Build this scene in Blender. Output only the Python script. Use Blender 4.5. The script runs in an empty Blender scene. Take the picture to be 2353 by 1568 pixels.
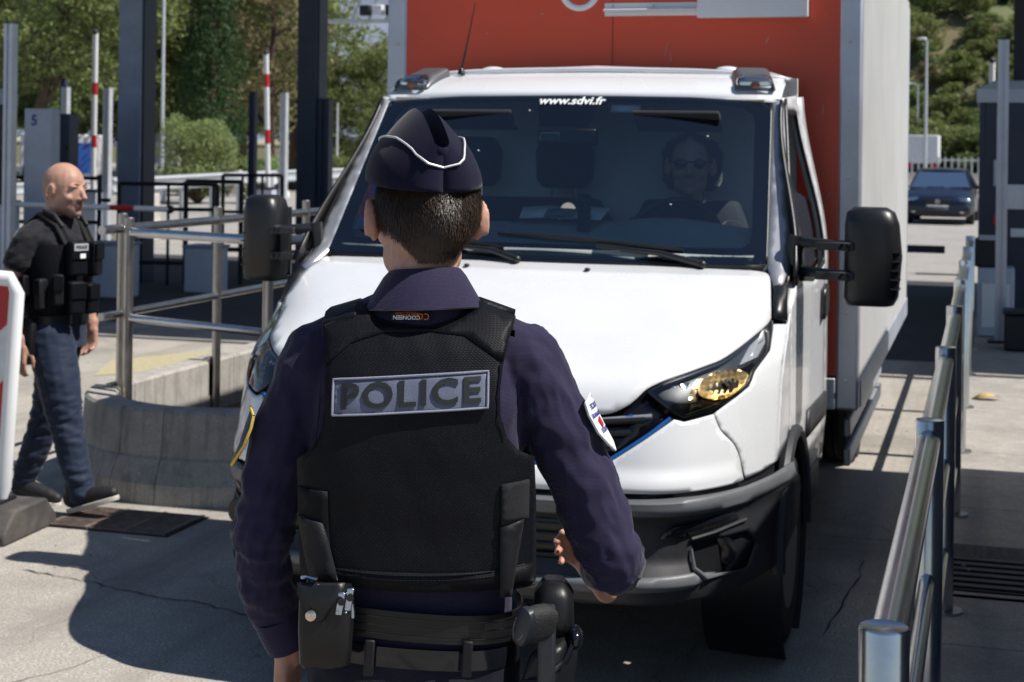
import bpy, bmesh, math, random
from mathutils import Vector, Matrix, noise
from mathutils.geometry import delaunay_2d_cdt
from mathutils.bvhtree import BVHTree

SC = bpy.context.scene
COL = SC.collection
rad = math.radians
random.seed(7)

# ------------------------------------------------------------------ camera, sky, sun, exposure
cam = bpy.data.cameras.new('camera')
cam_o = bpy.data.objects.new('camera', cam)
COL.objects.link(cam_o)
cam_o.location = (0, 0, 1.82)
cam_o.rotation_euler = (Matrix.Rotation(rad(16.5), 3, 'Z') @ Matrix.Rotation(rad(90), 3, 'X') @ Matrix.Rotation(0.013, 3, 'Z')).to_euler()
cam.sensor_width = 36.0
cam.lens = 36.0 * 3700 / 2353
cam.shift_y = -(784 - 336) / 2353
cam.clip_start = 0.05
cam.clip_end = 5000
cam.dof.use_dof = True
cam.dof.focus_distance = 2.82
cam.dof.aperture_fstop = 9.5
SC.camera = cam_o

SUN = Vector((0.577, 0.010, 0.817)).normalized()
world = bpy.data.worlds.new('World')
SC.world = world
world.use_nodes = True
wn = world.node_tree
wn.nodes.clear()
sky = wn.nodes.new('ShaderNodeTexSky')
sky.sky_type = 'NISHITA'
sky.sun_disc = False
sky.sun_elevation = math.asin(SUN.z)
sky.sun_rotation = math.atan2(SUN.x, SUN.y)
sky.air_density = 1.0
sky.dust_density = 0.2
sky.ozone_density = 3.0
bg = wn.nodes.new('ShaderNodeBackground')
bg.inputs[1].default_value = 0.068
wo = wn.nodes.new('ShaderNodeOutputWorld')
wn.links.new(sky.outputs[0], bg.inputs[0])
wn.links.new(bg.outputs[0], wo.inputs[0])

sl = bpy.data.lights.new('sun', 'SUN')
sl.energy = 4.8
sl.angle = rad(0.53)
sl.color = (1.0, 0.955, 0.89)
sun_o = bpy.data.objects.new('sun', sl)
COL.objects.link(sun_o)
sun_o.rotation_euler = SUN.to_track_quat('Z', 'Y').to_euler()
sun_o.location = (20, 12, 40)

SC.view_settings.view_transform = 'Standard'
SC.view_settings.look = 'None'
SC.view_settings.gamma = 1.0
SC.view_settings.use_curve_mapping = False
SC.view_settings.exposure = 0.42
SC.render.engine = 'CYCLES'
SC.cycles.max_bounces = 8
SC.cycles.transparent_max_bounces = 16

# ------------------------------------------------------------------ materials
def nt(name):
    m = bpy.data.materials.new(name)
    m.use_nodes = True
    n = m.node_tree
    n.nodes.clear()
    out = n.nodes.new('ShaderNodeOutputMaterial')
    p = n.nodes.new('ShaderNodeBsdfPrincipled')
    n.links.new(p.outputs[0], out.inputs[0])
    return m, n, p, out

def nd(n, t, **kw):
    x = n.nodes.new(t)
    for k, v in kw.items():
        if k in x.inputs.keys():
            x.inputs[k].default_value = v
        else:
            setattr(x, k, v)
    return x

def coord(n, kind='Object', scale=None):
    tc = n.nodes.new('ShaderNodeTexCoord')
    if scale is None:
        return tc.outputs[kind]
    mp = n.nodes.new('ShaderNodeMapping')
    mp.inputs['Scale'].default_value = scale
    n.links.new(tc.outputs[kind], mp.inputs[0])
    return mp.outputs[0]

def c4(c):
    return (c[0], c[1], c[2], 1.0)

def mixc(n, fac, a, b, blend='MIX'):
    m = n.nodes.new('ShaderNodeMix')
    m.data_type = 'RGBA'
    m.blend_type = blend
    for sock, v in ((m.inputs[0], fac), (m.inputs[6], a), (m.inputs[7], b)):
        if hasattr(v, 'is_output'):
            n.links.new(v, sock)
        elif isinstance(v, (int, float)):
            sock.default_value = v
        else:
            sock.default_value = c4(v)
    return m.outputs[2]

def ramp(n, src, a, b):
    r = n.nodes.new('ShaderNodeMapRange')
    r.inputs['From Min'].default_value = a
    r.inputs['From Max'].default_value = b
    n.links.new(src, r.inputs['Value'])
    return r.outputs[0]

def M(name, col, rough=0.5, metal=0.0, var=0.12, vs=6.0, bump=0.0, bs=120.0, coat=0.0, spec=0.5,
      sss=0.0, sssr=(1, .25, .12), dirt=0.0, dirtcol=(.12, .10, .08), kind='Object', scale=None, sheen=0.0, bdist=0.002):
    m, n, p, out = nt(name)
    co = coord(n, kind, scale)
    nz = nd(n, 'ShaderNodeTexNoise', Scale=vs, Detail=6.0, Roughness=0.6)
    n.links.new(co, nz.inputs['Vector'])
    lo = tuple(max(0, c * (1 - var)) for c in col)
    hi = tuple(min(1, c * (1 + var)) for c in col)
    f = ramp(n, nz.outputs[0], .3, .7)
    c = mixc(n, f, lo, hi)
    if dirt > 0:
        n2 = nd(n, 'ShaderNodeTexNoise', Scale=vs * .45, Detail=8.0, Roughness=0.7)
        n.links.new(co, n2.inputs['Vector'])
        f2 = ramp(n, n2.outputs[0], .48, .75)
        mm = nd(n, 'ShaderNodeMath', operation='MULTIPLY')
        n.links.new(f2, mm.inputs[0]); mm.inputs[1].default_value = dirt
        c = mixc(n, mm.outputs[0], c, dirtcol)
    n.links.new(c, p.inputs['Base Color'])
    rr = n.nodes.new('ShaderNodeMapRange')
    rr.inputs['To Min'].default_value = max(0.02, rough - .06)
    rr.inputs['To Max'].default_value = min(1, rough + .06)
    n.links.new(nz.outputs[0], rr.inputs[0])
    n.links.new(rr.outputs[0], p.inputs['Roughness'])
    p.inputs['Metallic'].default_value = metal
    p.inputs['Specular IOR Level'].default_value = spec
    p.inputs['Coat Weight'].default_value = coat
    p.inputs['Coat Roughness'].default_value = 0.05
    if sheen:
        p.inputs['Sheen Weight'].default_value = sheen
        p.inputs['Sheen Roughness'].default_value = 0.4
    if sss:
        p.inputs['Subsurface Weight'].default_value = sss
        p.inputs['Subsurface Radius'].default_value = sssr
        p.inputs['Subsurface Scale'].default_value = 0.012
    if bump:
        b = nd(n, 'ShaderNodeTexNoise', Scale=bs, Detail=4.0, Roughness=0.6)
        n.links.new(co, b.inputs['Vector'])
        bp = nd(n, 'ShaderNodeBump', Strength=bump, Distance=bdist)
        n.links.new(b.outputs[0], bp.inputs['Height'])
        n.links.new(bp.outputs[0], p.inputs['Normal'])
    return m

def weave(name, col, scale=500.0, strength=.5, rough=.75, var=.2, sheen=.3, kind='Object', spec=.25, grid=0.0):
    """cloth: two crossed waves give a knit or rip-stop relief; broad noise gives fading"""
    m, n, p, out = nt(name)
    co = coord(n, kind)
    nz = nd(n, 'ShaderNodeTexNoise', Scale=7.0, Detail=5.0, Roughness=0.6)
    n.links.new(co, nz.inputs['Vector'])
    fine = nd(n, 'ShaderNodeTexNoise', Scale=scale, Detail=2.0)
    n.links.new(co, fine.inputs['Vector'])
    lo = tuple(c * (1 - var) for c in col); hi = tuple(c * (1 + var) for c in col)
    c = mixc(n, ramp(n, nz.outputs[0], .3, .7), lo, hi)
    c = mixc(n, ramp(n, fine.outputs[0], .52, .72), c, tuple(min(1, x * 1.9 + .004) for x in col))
    w1 = nd(n, 'ShaderNodeTexWave', bands_direction='DIAGONAL', Scale=scale / 6.0, Distortion=.6)
    w2 = nd(n, 'ShaderNodeTexWave', bands_direction='Z', Scale=scale / 6.0, Distortion=.6)
    n.links.new(co, w1.inputs['Vector']); n.links.new(co, w2.inputs['Vector'])
    mx = nd(n, 'ShaderNodeMath', operation='MULTIPLY')
    n.links.new(w1.outputs['Fac'], mx.inputs[0]); n.links.new(w2.outputs['Fac'], mx.inputs[1])
    bp = nd(n, 'ShaderNodeBump', Strength=strength, Distance=0.0008)
    n.links.new(mx.outputs[0], bp.inputs['Height'])
    n.links.new(bp.outputs[0], p.inputs['Normal'])
    n.links.new(c, p.inputs['Base Color'])
    p.inputs['Roughness'].default_value = rough
    p.inputs['Specular IOR Level'].default_value = spec
    p.inputs['Sheen Weight'].default_value = sheen
    p.inputs['Sheen Roughness'].default_value = .35
    return m

def glass(name, tint, refl=1.0, rough=0.0):
    m = bpy.data.materials.new(name)
    m.use_nodes = True
    n = m.node_tree
    n.nodes.clear()
    out = n.nodes.new('ShaderNodeOutputMaterial')
    tr = nd(n, 'ShaderNodeBsdfTransparent', Color=c4(tint))
    gl = nd(n, 'ShaderNodeBsdfGlossy', Roughness=rough)
    fr = nd(n, 'ShaderNodeFresnel', IOR=1.5)
    mu = nd(n, 'ShaderNodeMath', operation='MULTIPLY')
    n.links.new(fr.outputs[0], mu.inputs[0]); mu.inputs[1].default_value = refl
    mx = n.nodes.new('ShaderNodeMixShader')
    n.links.new(mu.outputs[0], mx.inputs[0]); n.links.new(tr.outputs[0], mx.inputs[1]); n.links.new(gl.outputs[0], mx.inputs[2])
    n.links.new(mx.outputs[0], out.inputs[0])
    return m

def concrete(name, col, crack=.0, dark=.5, fine=.35, bump=.5, streak=0.0, stain_scale=.9, tyre=0.0):
    m, n, p, out = nt(name)
    co = coord(n)
    big = nd(n, 'ShaderNodeTexNoise', Scale=stain_scale, Detail=9.0, Roughness=.68)
    mid = nd(n, 'ShaderNodeTexNoise', Scale=11.0, Detail=6.0, Roughness=.7)
    gra = nd(n, 'ShaderNodeTexNoise', Scale=95.0, Detail=3.0, Roughness=.75)
    vor = nd(n, 'ShaderNodeTexVoronoi', Scale=70.0)
    for t in (big, mid, gra, vor):
        n.links.new(co, t.inputs['Vector'])
    c = mixc(n, ramp(n, gra.outputs[0], .35, .68), tuple(x * (1 - fine) for x in col), tuple(min(1, x * (1 + fine * .55)) for x in col))
    c = mixc(n, ramp(n, mid.outputs[0], .42, .72), c, tuple(x * .72 for x in col))
    f = nd(n, 'ShaderNodeMath', operation='MULTIPLY')
    n.links.new(ramp(n, big.outputs[0], .46, .74), f.inputs[0]); f.inputs[1].default_value = dark
    c = mixc(n, f.outputs[0], c, tuple(x * .33 for x in col))
    sp = nd(n, 'ShaderNodeMath', operation='LESS_THAN'); n.links.new(vor.outputs['Distance'], sp.inputs[0]); sp.inputs[1].default_value = .16
    sp2 = nd(n, 'ShaderNodeMath', operation='MULTIPLY'); n.links.new(sp.outputs[0], sp2.inputs[0]); n.links.new(ramp(n, mid.outputs[0], .4, .6), sp2.inputs[1])
    c = mixc(n, sp2.outputs[0], c, tuple(x * .5 for x in col))
    if tyre:
        ct = coord(n, 'Object', (1.9, .16, 1))
        ty = nd(n, 'ShaderNodeTexNoise', Scale=1.6, Detail=7.0, Roughness=.62); n.links.new(ct, ty.inputs['Vector'])
        g = nd(n, 'ShaderNodeMath', operation='MULTIPLY'); n.links.new(ramp(n, ty.outputs[0], .50, .70), g.inputs[0]); g.inputs[1].default_value = tyre
        c = mixc(n, g.outputs[0], c, tuple(x * .38 for x in col))
        cr = nd(n, 'ShaderNodeTexVoronoi', Scale=1.1, feature='DISTANCE_TO_EDGE')
        dst = nd(n, 'ShaderNodeTexNoise', Scale=3.0, Detail=6.0); n.links.new(co, dst.inputs['Vector'])
        vm = nd(n, 'ShaderNodeVectorMath', operation='MULTIPLY_ADD'); n.links.new(dst.outputs['Color'], vm.inputs[0]); vm.inputs[1].default_value = (.5, .5, .5); n.links.new(co, vm.inputs[2])
        n.links.new(vm.outputs[0], cr.inputs['Vector'])
        g2 = nd(n, 'ShaderNodeMath', operation='LESS_THAN'); n.links.new(cr.outputs['Distance'], g2.inputs[0]); g2.inputs[1].default_value = .0035
        g3 = nd(n, 'ShaderNodeMath', operation='MULTIPLY'); n.links.new(g2.outputs[0], g3.inputs[0]); n.links.new(ramp(n, big.outputs[0], .42, .6), g3.inputs[1])
        c = mixc(n, g3.outputs[0], c, tuple(x * .3 for x in col))
    if streak:
        cs = coord(n, 'Object', (9, 9, .5))
        st = nd(n, 'ShaderNodeTexNoise', Scale=2.0, Detail=6.0, Roughness=.7); n.links.new(cs, st.inputs['Vector'])
        g = nd(n, 'ShaderNodeMath', operation='MULTIPLY'); n.links.new(ramp(n, st.outputs[0], .5, .72), g.inputs[0]); g.inputs[1].default_value = streak
        c = mixc(n, g.outputs[0], c, tuple(x * .35 for x in col))
    n.links.new(c, p.inputs['Base Color'])
    p.inputs['Roughness'].default_value = .9
    p.inputs['Specular IOR Level'].default_value = .2
    ad = nd(n, 'ShaderNodeMath', operation='ADD'); n.links.new(gra.outputs[0], ad.inputs[0]); n.links.new(mid.outputs[0], ad.inputs[1])
    bp = nd(n, 'ShaderNodeBump', Strength=bump, Distance=.006)
    n.links.new(ad.outputs[0], bp.inputs['Height']); n.links.new(bp.outputs[0], p.inputs['Normal'])
    return m

def leafmat(name, col, trans=.33):
    m, n, p, out = nt(name)
    oi = n.nodes.new('ShaderNodeObjectInfo')
    geo = n.nodes.new('ShaderNodeNewGeometry')
    nz = nd(n, 'ShaderNodeTexNoise', Scale=.9, Detail=3.0); n.links.new(coord(n), nz.inputs['Vector'])
    c = mixc(n, ramp(n, nz.outputs[0], .35, .65), tuple(x * .6 for x in col), tuple(x * 1.35 for x in col))
    c = mixc(n, geo.outputs['Random Per Island'], c, (col[0] * 1.3, col[1] * 1.3, col[2] * 1.0))
    f = nd(n, 'ShaderNodeMath', operation='MULTIPLY'); n.links.new(oi.outputs['Random'], f.inputs[0]); f.inputs[1].default_value = .45
    c = mixc(n, f.outputs[0], c, (col[0] * 1.25, col[1] * 1.0, col[2] * .85))
    n.links.new(c, p.inputs['Base Color'])
    p.inputs['Roughness'].default_value = .6
    p.inputs['Specular IOR Level'].default_value = .3
    tl = n.nodes.new('ShaderNodeBsdfTranslucent'); n.links.new(c, tl.inputs[0])
    mx = n.nodes.new('ShaderNodeMixShader'); mx.inputs[0].default_value = trans
    n.links.new(p.outputs[0], mx.inputs[1]); n.links.new(tl.outputs[0], mx.inputs[2]); n.links.new(mx.outputs[0], out.inputs[0])
    return m

K = {}
K['concrete'] = concrete('concrete_lane', (.465, .43, .378), dark=.7, fine=.6, tyre=.6)
K['slab'] = concrete('concrete_island', (.40, .375, .34), dark=.5, stain_scale=1.6)
K['barrier'] = concrete('concrete_barrier', (.44, .415, .38), dark=.5, fine=.22, streak=.75, stain_scale=2.2)
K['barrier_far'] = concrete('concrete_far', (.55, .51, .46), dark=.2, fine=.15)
K['asphalt'] = concrete('asphalt', (.17, .165, .16), dark=.35, fine=.4)
K['shadeasphalt'] = concrete('shade_dark_asphalt', (.065, .066, .072), dark=.4, fine=.3)  # asphalt darkened in its colour to stand for canopy shade
K['farroad'] = concrete('pale_worn_asphalt', (.36, .34, .32), dark=.3, fine=.2)
K['soil'] = concrete('soil', (.13, .085, .055), dark=.5, bump=.8)
K['dryground'] = concrete('dry_verge', (.15, .14, .07), dark=.5)
K['yellow_paint'] = M('worn_yellow_paint', (.40, .35, .20), .85, var=.2, vs=26, dirt=1.0, dirtcol=(.38, .36, .32))
K['browntube'] = M('dull_brown_metal', (.12, .095, .08), .5, .6, var=.3, vs=8)
K['white_paint'] = M('road_white_paint', (.7, .7, .68), .7, var=.15, vs=20, dirt=.5, dirtcol=(.3, .3, .28))
K['steel'] = M('brushed_steel', (.56, .57, .60), .24, 1.0, var=.08, vs=14, kind='Object', scale=(1, 1, 1), bump=.05, bs=60, dirt=.25, dirtcol=(.30, .27, .24))
K['steel_dull'] = M('weathered_steel', (.48, .45, .42), .36, 1.0, var=.15, vs=9, dirt=.5, dirtcol=(.24, .18, .13))
K['alu'] = M('aluminium_profile', (.50, .53, .60), .42, .55, var=.1, vs=4, dirt=.35, dirtcol=(.3, .3, .3))
K['galv'] = M('galvanised_steel', (.55, .57, .60), .5, .5, var=.12, vs=8)
K['bluegrey'] = M('blue_grey_paint', (.23, .275, .37), .5, .1, var=.15, vs=3, dirt=.25, dirtcol=(.1, .1, .1))
K['darkblue'] = M('dark_blue_paint', (.028, .04, .075), .45, .1, var=.2, vs=3)
K['darkmetal'] = M('dark_metal', (.018, .02, .026), .5, .2, var=.2, vs=5)
K['blackiron'] = M('black_iron', (.012, .012, .014), .5, .3, var=.2)
K['panelgrey'] = M('pale_grey_panel', (.44, .48, .56), .5, var=.1, vs=3, dirt=.2)
K['white'] = M('white_coated_metal', (.72, .73, .74), .4, var=.05, vs=5, dirt=.15, dirtcol=(.4, .38, .34))
K['red'] = M('signal_red', (.45, .012, .018), .45, var=.12, vs=8)
K['rubber'] = M('grey_rubber', (.055, .05, .048), .8, var=.25, vs=12, bump=.4, bs=80, dirt=.6, dirtcol=(.16, .14, .12))
K['trunk'] = M('bark', (.09, .06, .042), .9, var=.4, vs=14, bump=.9, bs=25)
K['pine'] = leafmat('pine_foliage', (.135, .178, .070))
K['pine2'] = leafmat('olive_foliage', (.165, .205, .080))
K['cypress'] = leafmat('cypress_foliage', (.026, .060, .020), .15)
K['shrub'] = leafmat('shrub_foliage', (.20, .27, .12))
K['dry'] = leafmat('dry_foliage', (.19, .17, .095))
K['hillgreen'] = M('scrub_ground', (.10, .115, .05), .95, var=.5, vs=.12, bump=.5, bs=1.0, dirt=.6, dirtcol=(.17, .11, .06))
K['mountain'] = M('haze_blue_mountain', (.20, .23, .30), 1.0, var=.25, vs=.03)  # rock colour shifted to blue, painting in some distance haze

# ------------------------------------------------------------------ mesh builder
class MB:
    def __init__(s):
        s.v = []; s.f = []
    def add(s, verts, faces, mat=None):
        b = len(s.v)
        for p in verts:
            p = Vector(p)
            s.v.append(mat @ p if mat is not None else p)
        s.f += [tuple(b + i for i in f) for f in faces]
        return s
    def box(s, c, d, rot=None):
        x, y, z = (k / 2 for k in d)
        vs = [Vector((sx * x, sy * y, sz * z)) for sx in (-1, 1) for sy in (-1, 1) for sz in (-1, 1)]
        if rot is not None:
            vs = [rot @ q for q in vs]
        c = Vector(c)
        return s.add([q + c for q in vs], [(0, 1, 3, 2), (4, 6, 7, 5), (0, 4, 5, 1), (2, 3, 7, 6), (0, 2, 6, 4), (1, 5, 7, 3)])
    def loft(s, rings, caps=True, closed=True):
        n = len(rings[0]); vs = [p for r in rings for p in r]; fs = []
        m = n if closed else n - 1
        for i in range(len(rings) - 1):
            for j in range(m):
                k = (j + 1) % n
                fs.append((i * n + j, i * n + k, (i + 1) * n + k, (i + 1) * n + j))
        if caps:
            fs.append(tuple(range(n - 1, -1, -1)))
            fs.append(tuple((len(rings) - 1) * n + j for j in range(n)))
        return s.add(vs, fs)
    def tube(s, path, r, n=10, caps=True, flat=1.0):
        path = [Vector(p) for p in path]
        if not isinstance(r, (list, tuple)):
            r = [r] * len(path)
        rings = []; prev = None
        for i, p in enumerate(path):
            t = (path[min(i + 1, len(path) - 1)] - path[max(i - 1, 0)]).normalized()
            if prev is None:
                a = Vector((0, 0, 1)) if abs(t.z) < .9 else Vector((0, 1, 0))
                u = t.cross(a).normalized()
            else:
                u = (prev - t * prev.dot(t)).normalized()
            prev = u; w = t.cross(u)
            rings.append([p + (u * math.cos(2 * math.pi * k / n) + w * math.sin(2 * math.pi * k / n) * flat) * r[i] for k in range(n)])
        return s.loft(rings, caps)
    def cyl(s, a, b, r, r2=None, n=16):
        return s.tube([a, b], [r, r if r2 is None else r2], n)
    def lathe(s, prof, c=(0, 0, 0), axis='Z', n=24, caps=True):
        c = Vector(c); rings = []
        for (r, h) in prof:
            ring = []
            for k in range(n):
                a = 2 * math.pi * k / n; x, y = r * math.cos(a), r * math.sin(a)
                q = {'Z': (x, y, h), 'Y': (x, h, -y), 'X': (h, x, y)}[axis]
                ring.append(c + Vector(q))
            rings.append(ring)
        return s.loft(rings, caps)
    def ball(s, c, r, nu=14, nv=10, rot=None):
        c = Vector(c)
        if not isinstance(r, (tuple, list)):
            r = (r, r, r)
        rings = []
        for i in range(nv + 1):
            t = math.pi * i / nv; t = min(max(t, .02), math.pi - .02)
            ring = []
            for k in range(nu):
                a = 2 * math.pi * k / nu
                q = Vector((r[0] * math.sin(t) * math.cos(a), r[1] * math.sin(t) * math.sin(a), -r[2] * math.cos(t)))
                ring.append(c + (rot @ q if rot is not None else q))
            rings.append(ring)
        return s.loft(rings)
    def prism(s, outline, a, b, plane='XZ'):
        def P(q, h):
            return {'XZ': (q[0], h, q[1]), 'XY': (q[0], q[1], h), 'YZ': (h, q[0], q[1])}[plane]
        return s.loft([[Vector(P(q, a)) for q in outline], [Vector(P(q, b)) for q in outline]])
    def chain(s, pts, n=14):
        """overlapping round links p, r -> a limb for voxel remeshing"""
        for i in range(len(pts) - 1):
            (p, r), (q, t) = pts[i], pts[i + 1]
            s.tube([p, q], [r, t], n)
        for p, r in pts:
            s.ball(p, r)
        return s
    def build(s, name, mat, parent=None, angle=40, bevel=0.0, loc=None, rotz=None, seg=2):
        me = bpy.data.meshes.new(name)
        me.from_pydata([tuple(p) for p in s.v], [], s.f)
        bm = bmesh.new(); bm.from_mesh(me)
        bmesh.ops.recalc_face_normals(bm, faces=bm.faces)
        bm.to_mesh(me); bm.free()
        me.shade_smooth()
        me.set_sharp_from_angle(angle=rad(angle))
        return place(name, me, mat, parent, bevel, loc, rotz, seg)

def place(name, me, mat, parent=None, bevel=0.0, loc=None, rotz=None, seg=2):
    o = bpy.data.objects.new(name, me)
    COL.objects.link(o)
    if mat is not None and not me.materials:
        me.materials.append(mat)
    if parent is not None:
        o.parent = parent
    if loc is not None:
        o.location = loc
    if rotz is not None:
        o.rotation_euler[2] = rotz
    if bevel:
        b = o.modifiers.new('bevel', 'BEVEL'); b.width = bevel; b.segments = seg; b.limit_method = 'ANGLE'
        b.angle_limit = rad(35); b.harden_normals = False
    return o

def empty(name, loc=(0, 0, 0), rotz=0.0, label=None, cat=None, group=None):
    o = bpy.data.objects.new(name, None)
    COL.objects.link(o)
    o.location = loc; o.rotation_euler = (0, 0, rotz)
    o.empty_display_size = .1
    if label:
        tag(o, label, cat, group)
    return o

def tag(o, label=None, cat=None, group=None, kind=None):
    if label: o['label'] = label
    if cat: o['category'] = cat
    if group: o['group'] = group
    if kind: o['kind'] = kind
    return o

def struct(o, kind='structure', label=None):
    o['kind'] = kind
    if label: o['label'] = label
    return o

def copy_tree(o, parent=None, loc=None, rotz=None, scale=None, label=None):
    c = o.copy(); COL.objects.link(c)
    c.parent = parent
    if parent is not None:
        c.matrix_parent_inverse = o.matrix_parent_inverse
    if loc is not None: c.location = loc
    if rotz is not None: c.rotation_euler[2] = rotz
    if scale is not None: c.scale = scale if isinstance(scale, (tuple, list)) else (scale,) * 3
    if label: c['label'] = label
    for ch in list(o.children):
        copy_tree(ch, c)
    return c

def text(name, body, size, mat, parent, M4, bold=0.0, sx=1.0, extrude=.0006, spacing=1.0, shear=0.0, project=None, align='CENTER'):
    cu = bpy.data.curves.new(name, 'FONT')
    cu.body = body; cu.size = size; cu.align_x = align; cu.align_y = 'CENTER'
    cu.offset = bold; cu.extrude = extrude; cu.space_character = spacing; cu.shear = shear
    cu.resolution_u = 3
    t = bpy.data.objects.new(name, cu); COL.objects.link(t)
    bpy.context.view_layer.update()
    me = bpy.data.meshes.new_from_object(t.evaluated_get(bpy.context.evaluated_depsgraph_get()))
    bpy.data.objects.remove(t); bpy.data.curves.remove(cu)
    me.name = name; me.materials.clear()
    for v in me.vertices:
        q = Vector((v.co.x * sx, v.co.y, v.co.z))
        v.co = project(q) if project else M4 @ q
    me.update()
    return place(name, me, mat, parent)

def inside(p, poly):
    x, y = p; c = False; j = len(poly) - 1
    for i in range(len(poly)):
        xi, yi = poly[i]; xj, yj = poly[j]
        if (yi > y) != (yj > y) and x < (xj - xi) * (y - yi) / (yj - yi) + xi:
            c = not c
        j = i
    return c

def segdist(p, a, b):
    ax, ay = a; bx, by = b; dx, dy = bx - ax, by - ay
    t = max(0, min(1, ((p[0] - ax) * dx + (p[1] - ay) * dy) / (dx * dx + dy * dy + 1e-12)))
    return math.hypot(p[0] - ax - t * dx, p[1] - ay - t * dy)

def fill2d(outline, res, holes=()):
    pts = []; edges = []
    for loop in [outline] + list(holes):
        s0 = len(pts)
        for i in range(len(loop)):
            a, b = loop[i], loop[(i + 1) % len(loop)]
            k = max(1, int(math.hypot(b[0] - a[0], b[1] - a[1]) / res))
            for j in range(k):
                pts.append((a[0] + (b[0] - a[0]) * j / k, a[1] + (b[1] - a[1]) * j / k))
        m = len(pts) - s0
        edges += [(s0 + i, s0 + (i + 1) % m) for i in range(m)]
    x0 = min(p[0] for p in outline); x1 = max(p[0] for p in outline)
    y0 = min(p[1] for p in outline); y1 = max(p[1] for p in outline)
    loops = [outline] + list(holes)
    segs = [(l[i], l[(i + 1) % len(l)]) for l in loops for i in range(len(l))]
    y = y0 + res * .5; row = 0
    while y < y1:
        x = x0 + res * (.5 if row % 2 else .25)
        while x < x1:
            if inside((x, y), outline) and not any(inside((x, y), h) for h in holes) and min(segdist((x, y), a, b) for a, b in segs) > res * .45:
                pts.append((x, y))
            x += res
        y += res * .87; row += 1
    r = delaunay_2d_cdt([Vector(p) for p in pts], edges, [], 1, 1e-7)
    V = [tuple(v) for v in r[0]]
    def ok(f):
        c = (sum(V[i][0] for i in f) / len(f), sum(V[i][1] for i in f) / len(f))
        return inside(c, outline) and not any(inside(c, h) for h in holes)
    return V, [tuple(f) for f in r[2] if ok(f)]

def panel(name, outline, surf, mat, parent=None, res=.03, thick=.004, holes=(), out=None, angle=50, smooth=True):
    """a sheet bounded by outline (2d) lying on surf(a, b), thickness behind it; out = direction it faces"""
    vs, fs = fill2d(outline, res, holes)
    me = bpy.data.meshes.new(name)
    P = [Vector(surf(a, b)) for a, b in vs]
    me.from_pydata([tuple(p) for p in P], [], fs)
    bm = bmesh.new(); bm.from_mesh(me)
    bmesh.ops.recalc_face_normals(bm, faces=bm.faces)
    if out is not None:
        nn = Vector((0, 0, 0))
        for f in bm.faces:
            nn += f.normal * f.calc_area()
        loose = [v for v in bm.verts if not v.link_faces]
        bmesh.ops.delete(bm, geom=loose, context='VERTS')
        if nn.dot(Vector(out)) < 0:
            bmesh.ops.reverse_faces(bm, faces=bm.faces)
    bm.to_mesh(me); bm.free()
    me.shade_smooth(); me.set_sharp_from_angle(angle=rad(angle))
    o = place(name, me, mat, parent)
    if thick:
        so = o.modifiers.new('thick', 'SOLIDIFY'); so.thickness = thick; so.offset = -1
    return o

def remesh(mb, name, mat, parent=None, voxel=.006, smooth=6, disp=None, angle=180):
    me = bpy.data.meshes.new('tmp')
    me.from_pydata([tuple(p) for p in mb.v], [], mb.f)
    bm = bmesh.new(); bm.from_mesh(me); bmesh.ops.recalc_face_normals(bm, faces=bm.faces); bm.to_mesh(me); bm.free()
    o = bpy.data.objects.new('tmp', me); COL.objects.link(o)
    r = o.modifiers.new('r', 'REMESH'); r.mode = 'VOXEL'; r.voxel_size = voxel
    if smooth:
        s = o.modifiers.new('s', 'SMOOTH'); s.iterations = smooth; s.factor = .5
    dg = bpy.context.evaluated_depsgraph_get(); dg.update()
    m2 = bpy.data.meshes.new_from_object(o.evaluated_get(dg))
    bpy.data.objects.remove(o); bpy.data.meshes.remove(me)
    m2.name = name
    if disp:
        nrm = [v.normal.copy() for v in m2.vertices]
        for v, nn in zip(m2.vertices, nrm):
            v.co = v.co + nn * disp(v.co.copy(), nn)
        m2.update()
    m2.shade_smooth()
    return place(name, m2, mat, parent)

def sm(a, b, t):
    t = min(1, max(0, (t - a) / (b - a))); return t * t * (3 - 2 * t)

def interp(x, xs, ys):
    if x <= xs[0]: return ys[0]
    for i in range(len(xs) - 1):
        if x <= xs[i + 1]:
            return ys[i] + (ys[i + 1] - ys[i]) * (x - xs[i]) / (xs[i + 1] - xs[i])
    return ys[-1]

def mirror(pts):
    """right half outline (top centre .. bottom centre) -> closed symmetric outline"""
    return list(pts) + [(-x, z) for x, z in reversed(pts) if x > 1e-6]

def spl(pts, n=4):
    """Catmull-Rom through an open chain of 2d points"""
    out = []
    for i in range(len(pts) - 1):
        p0 = pts[max(0, i - 1)]; p1 = pts[i]; p2 = pts[i + 1]; p3 = pts[min(len(pts) - 1, i + 2)]
        for k in range(n):
            t = k / n
            out.append(tuple(.5 * ((2 * b) + (-a + c) * t + (2 * a - 5 * b + 4 * c - d) * t * t + (-a + 3 * b - 3 * c + d) * t ** 3) for a, b, c, d in zip(p0, p1, p2, p3)))
    out.append(pts[-1])
    return out

# ------------------------------------------------------------------ the setting: ground, lanes, islands
def sheet(name, x0, x1, y0, y1, z, mat, parent=None):
    return MB().add([(x0, y0, z), (x1, y0, z), (x1, y1, z), (x0, y1, z)], [(0, 1, 2, 3)]).build(name, mat, parent)

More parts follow.
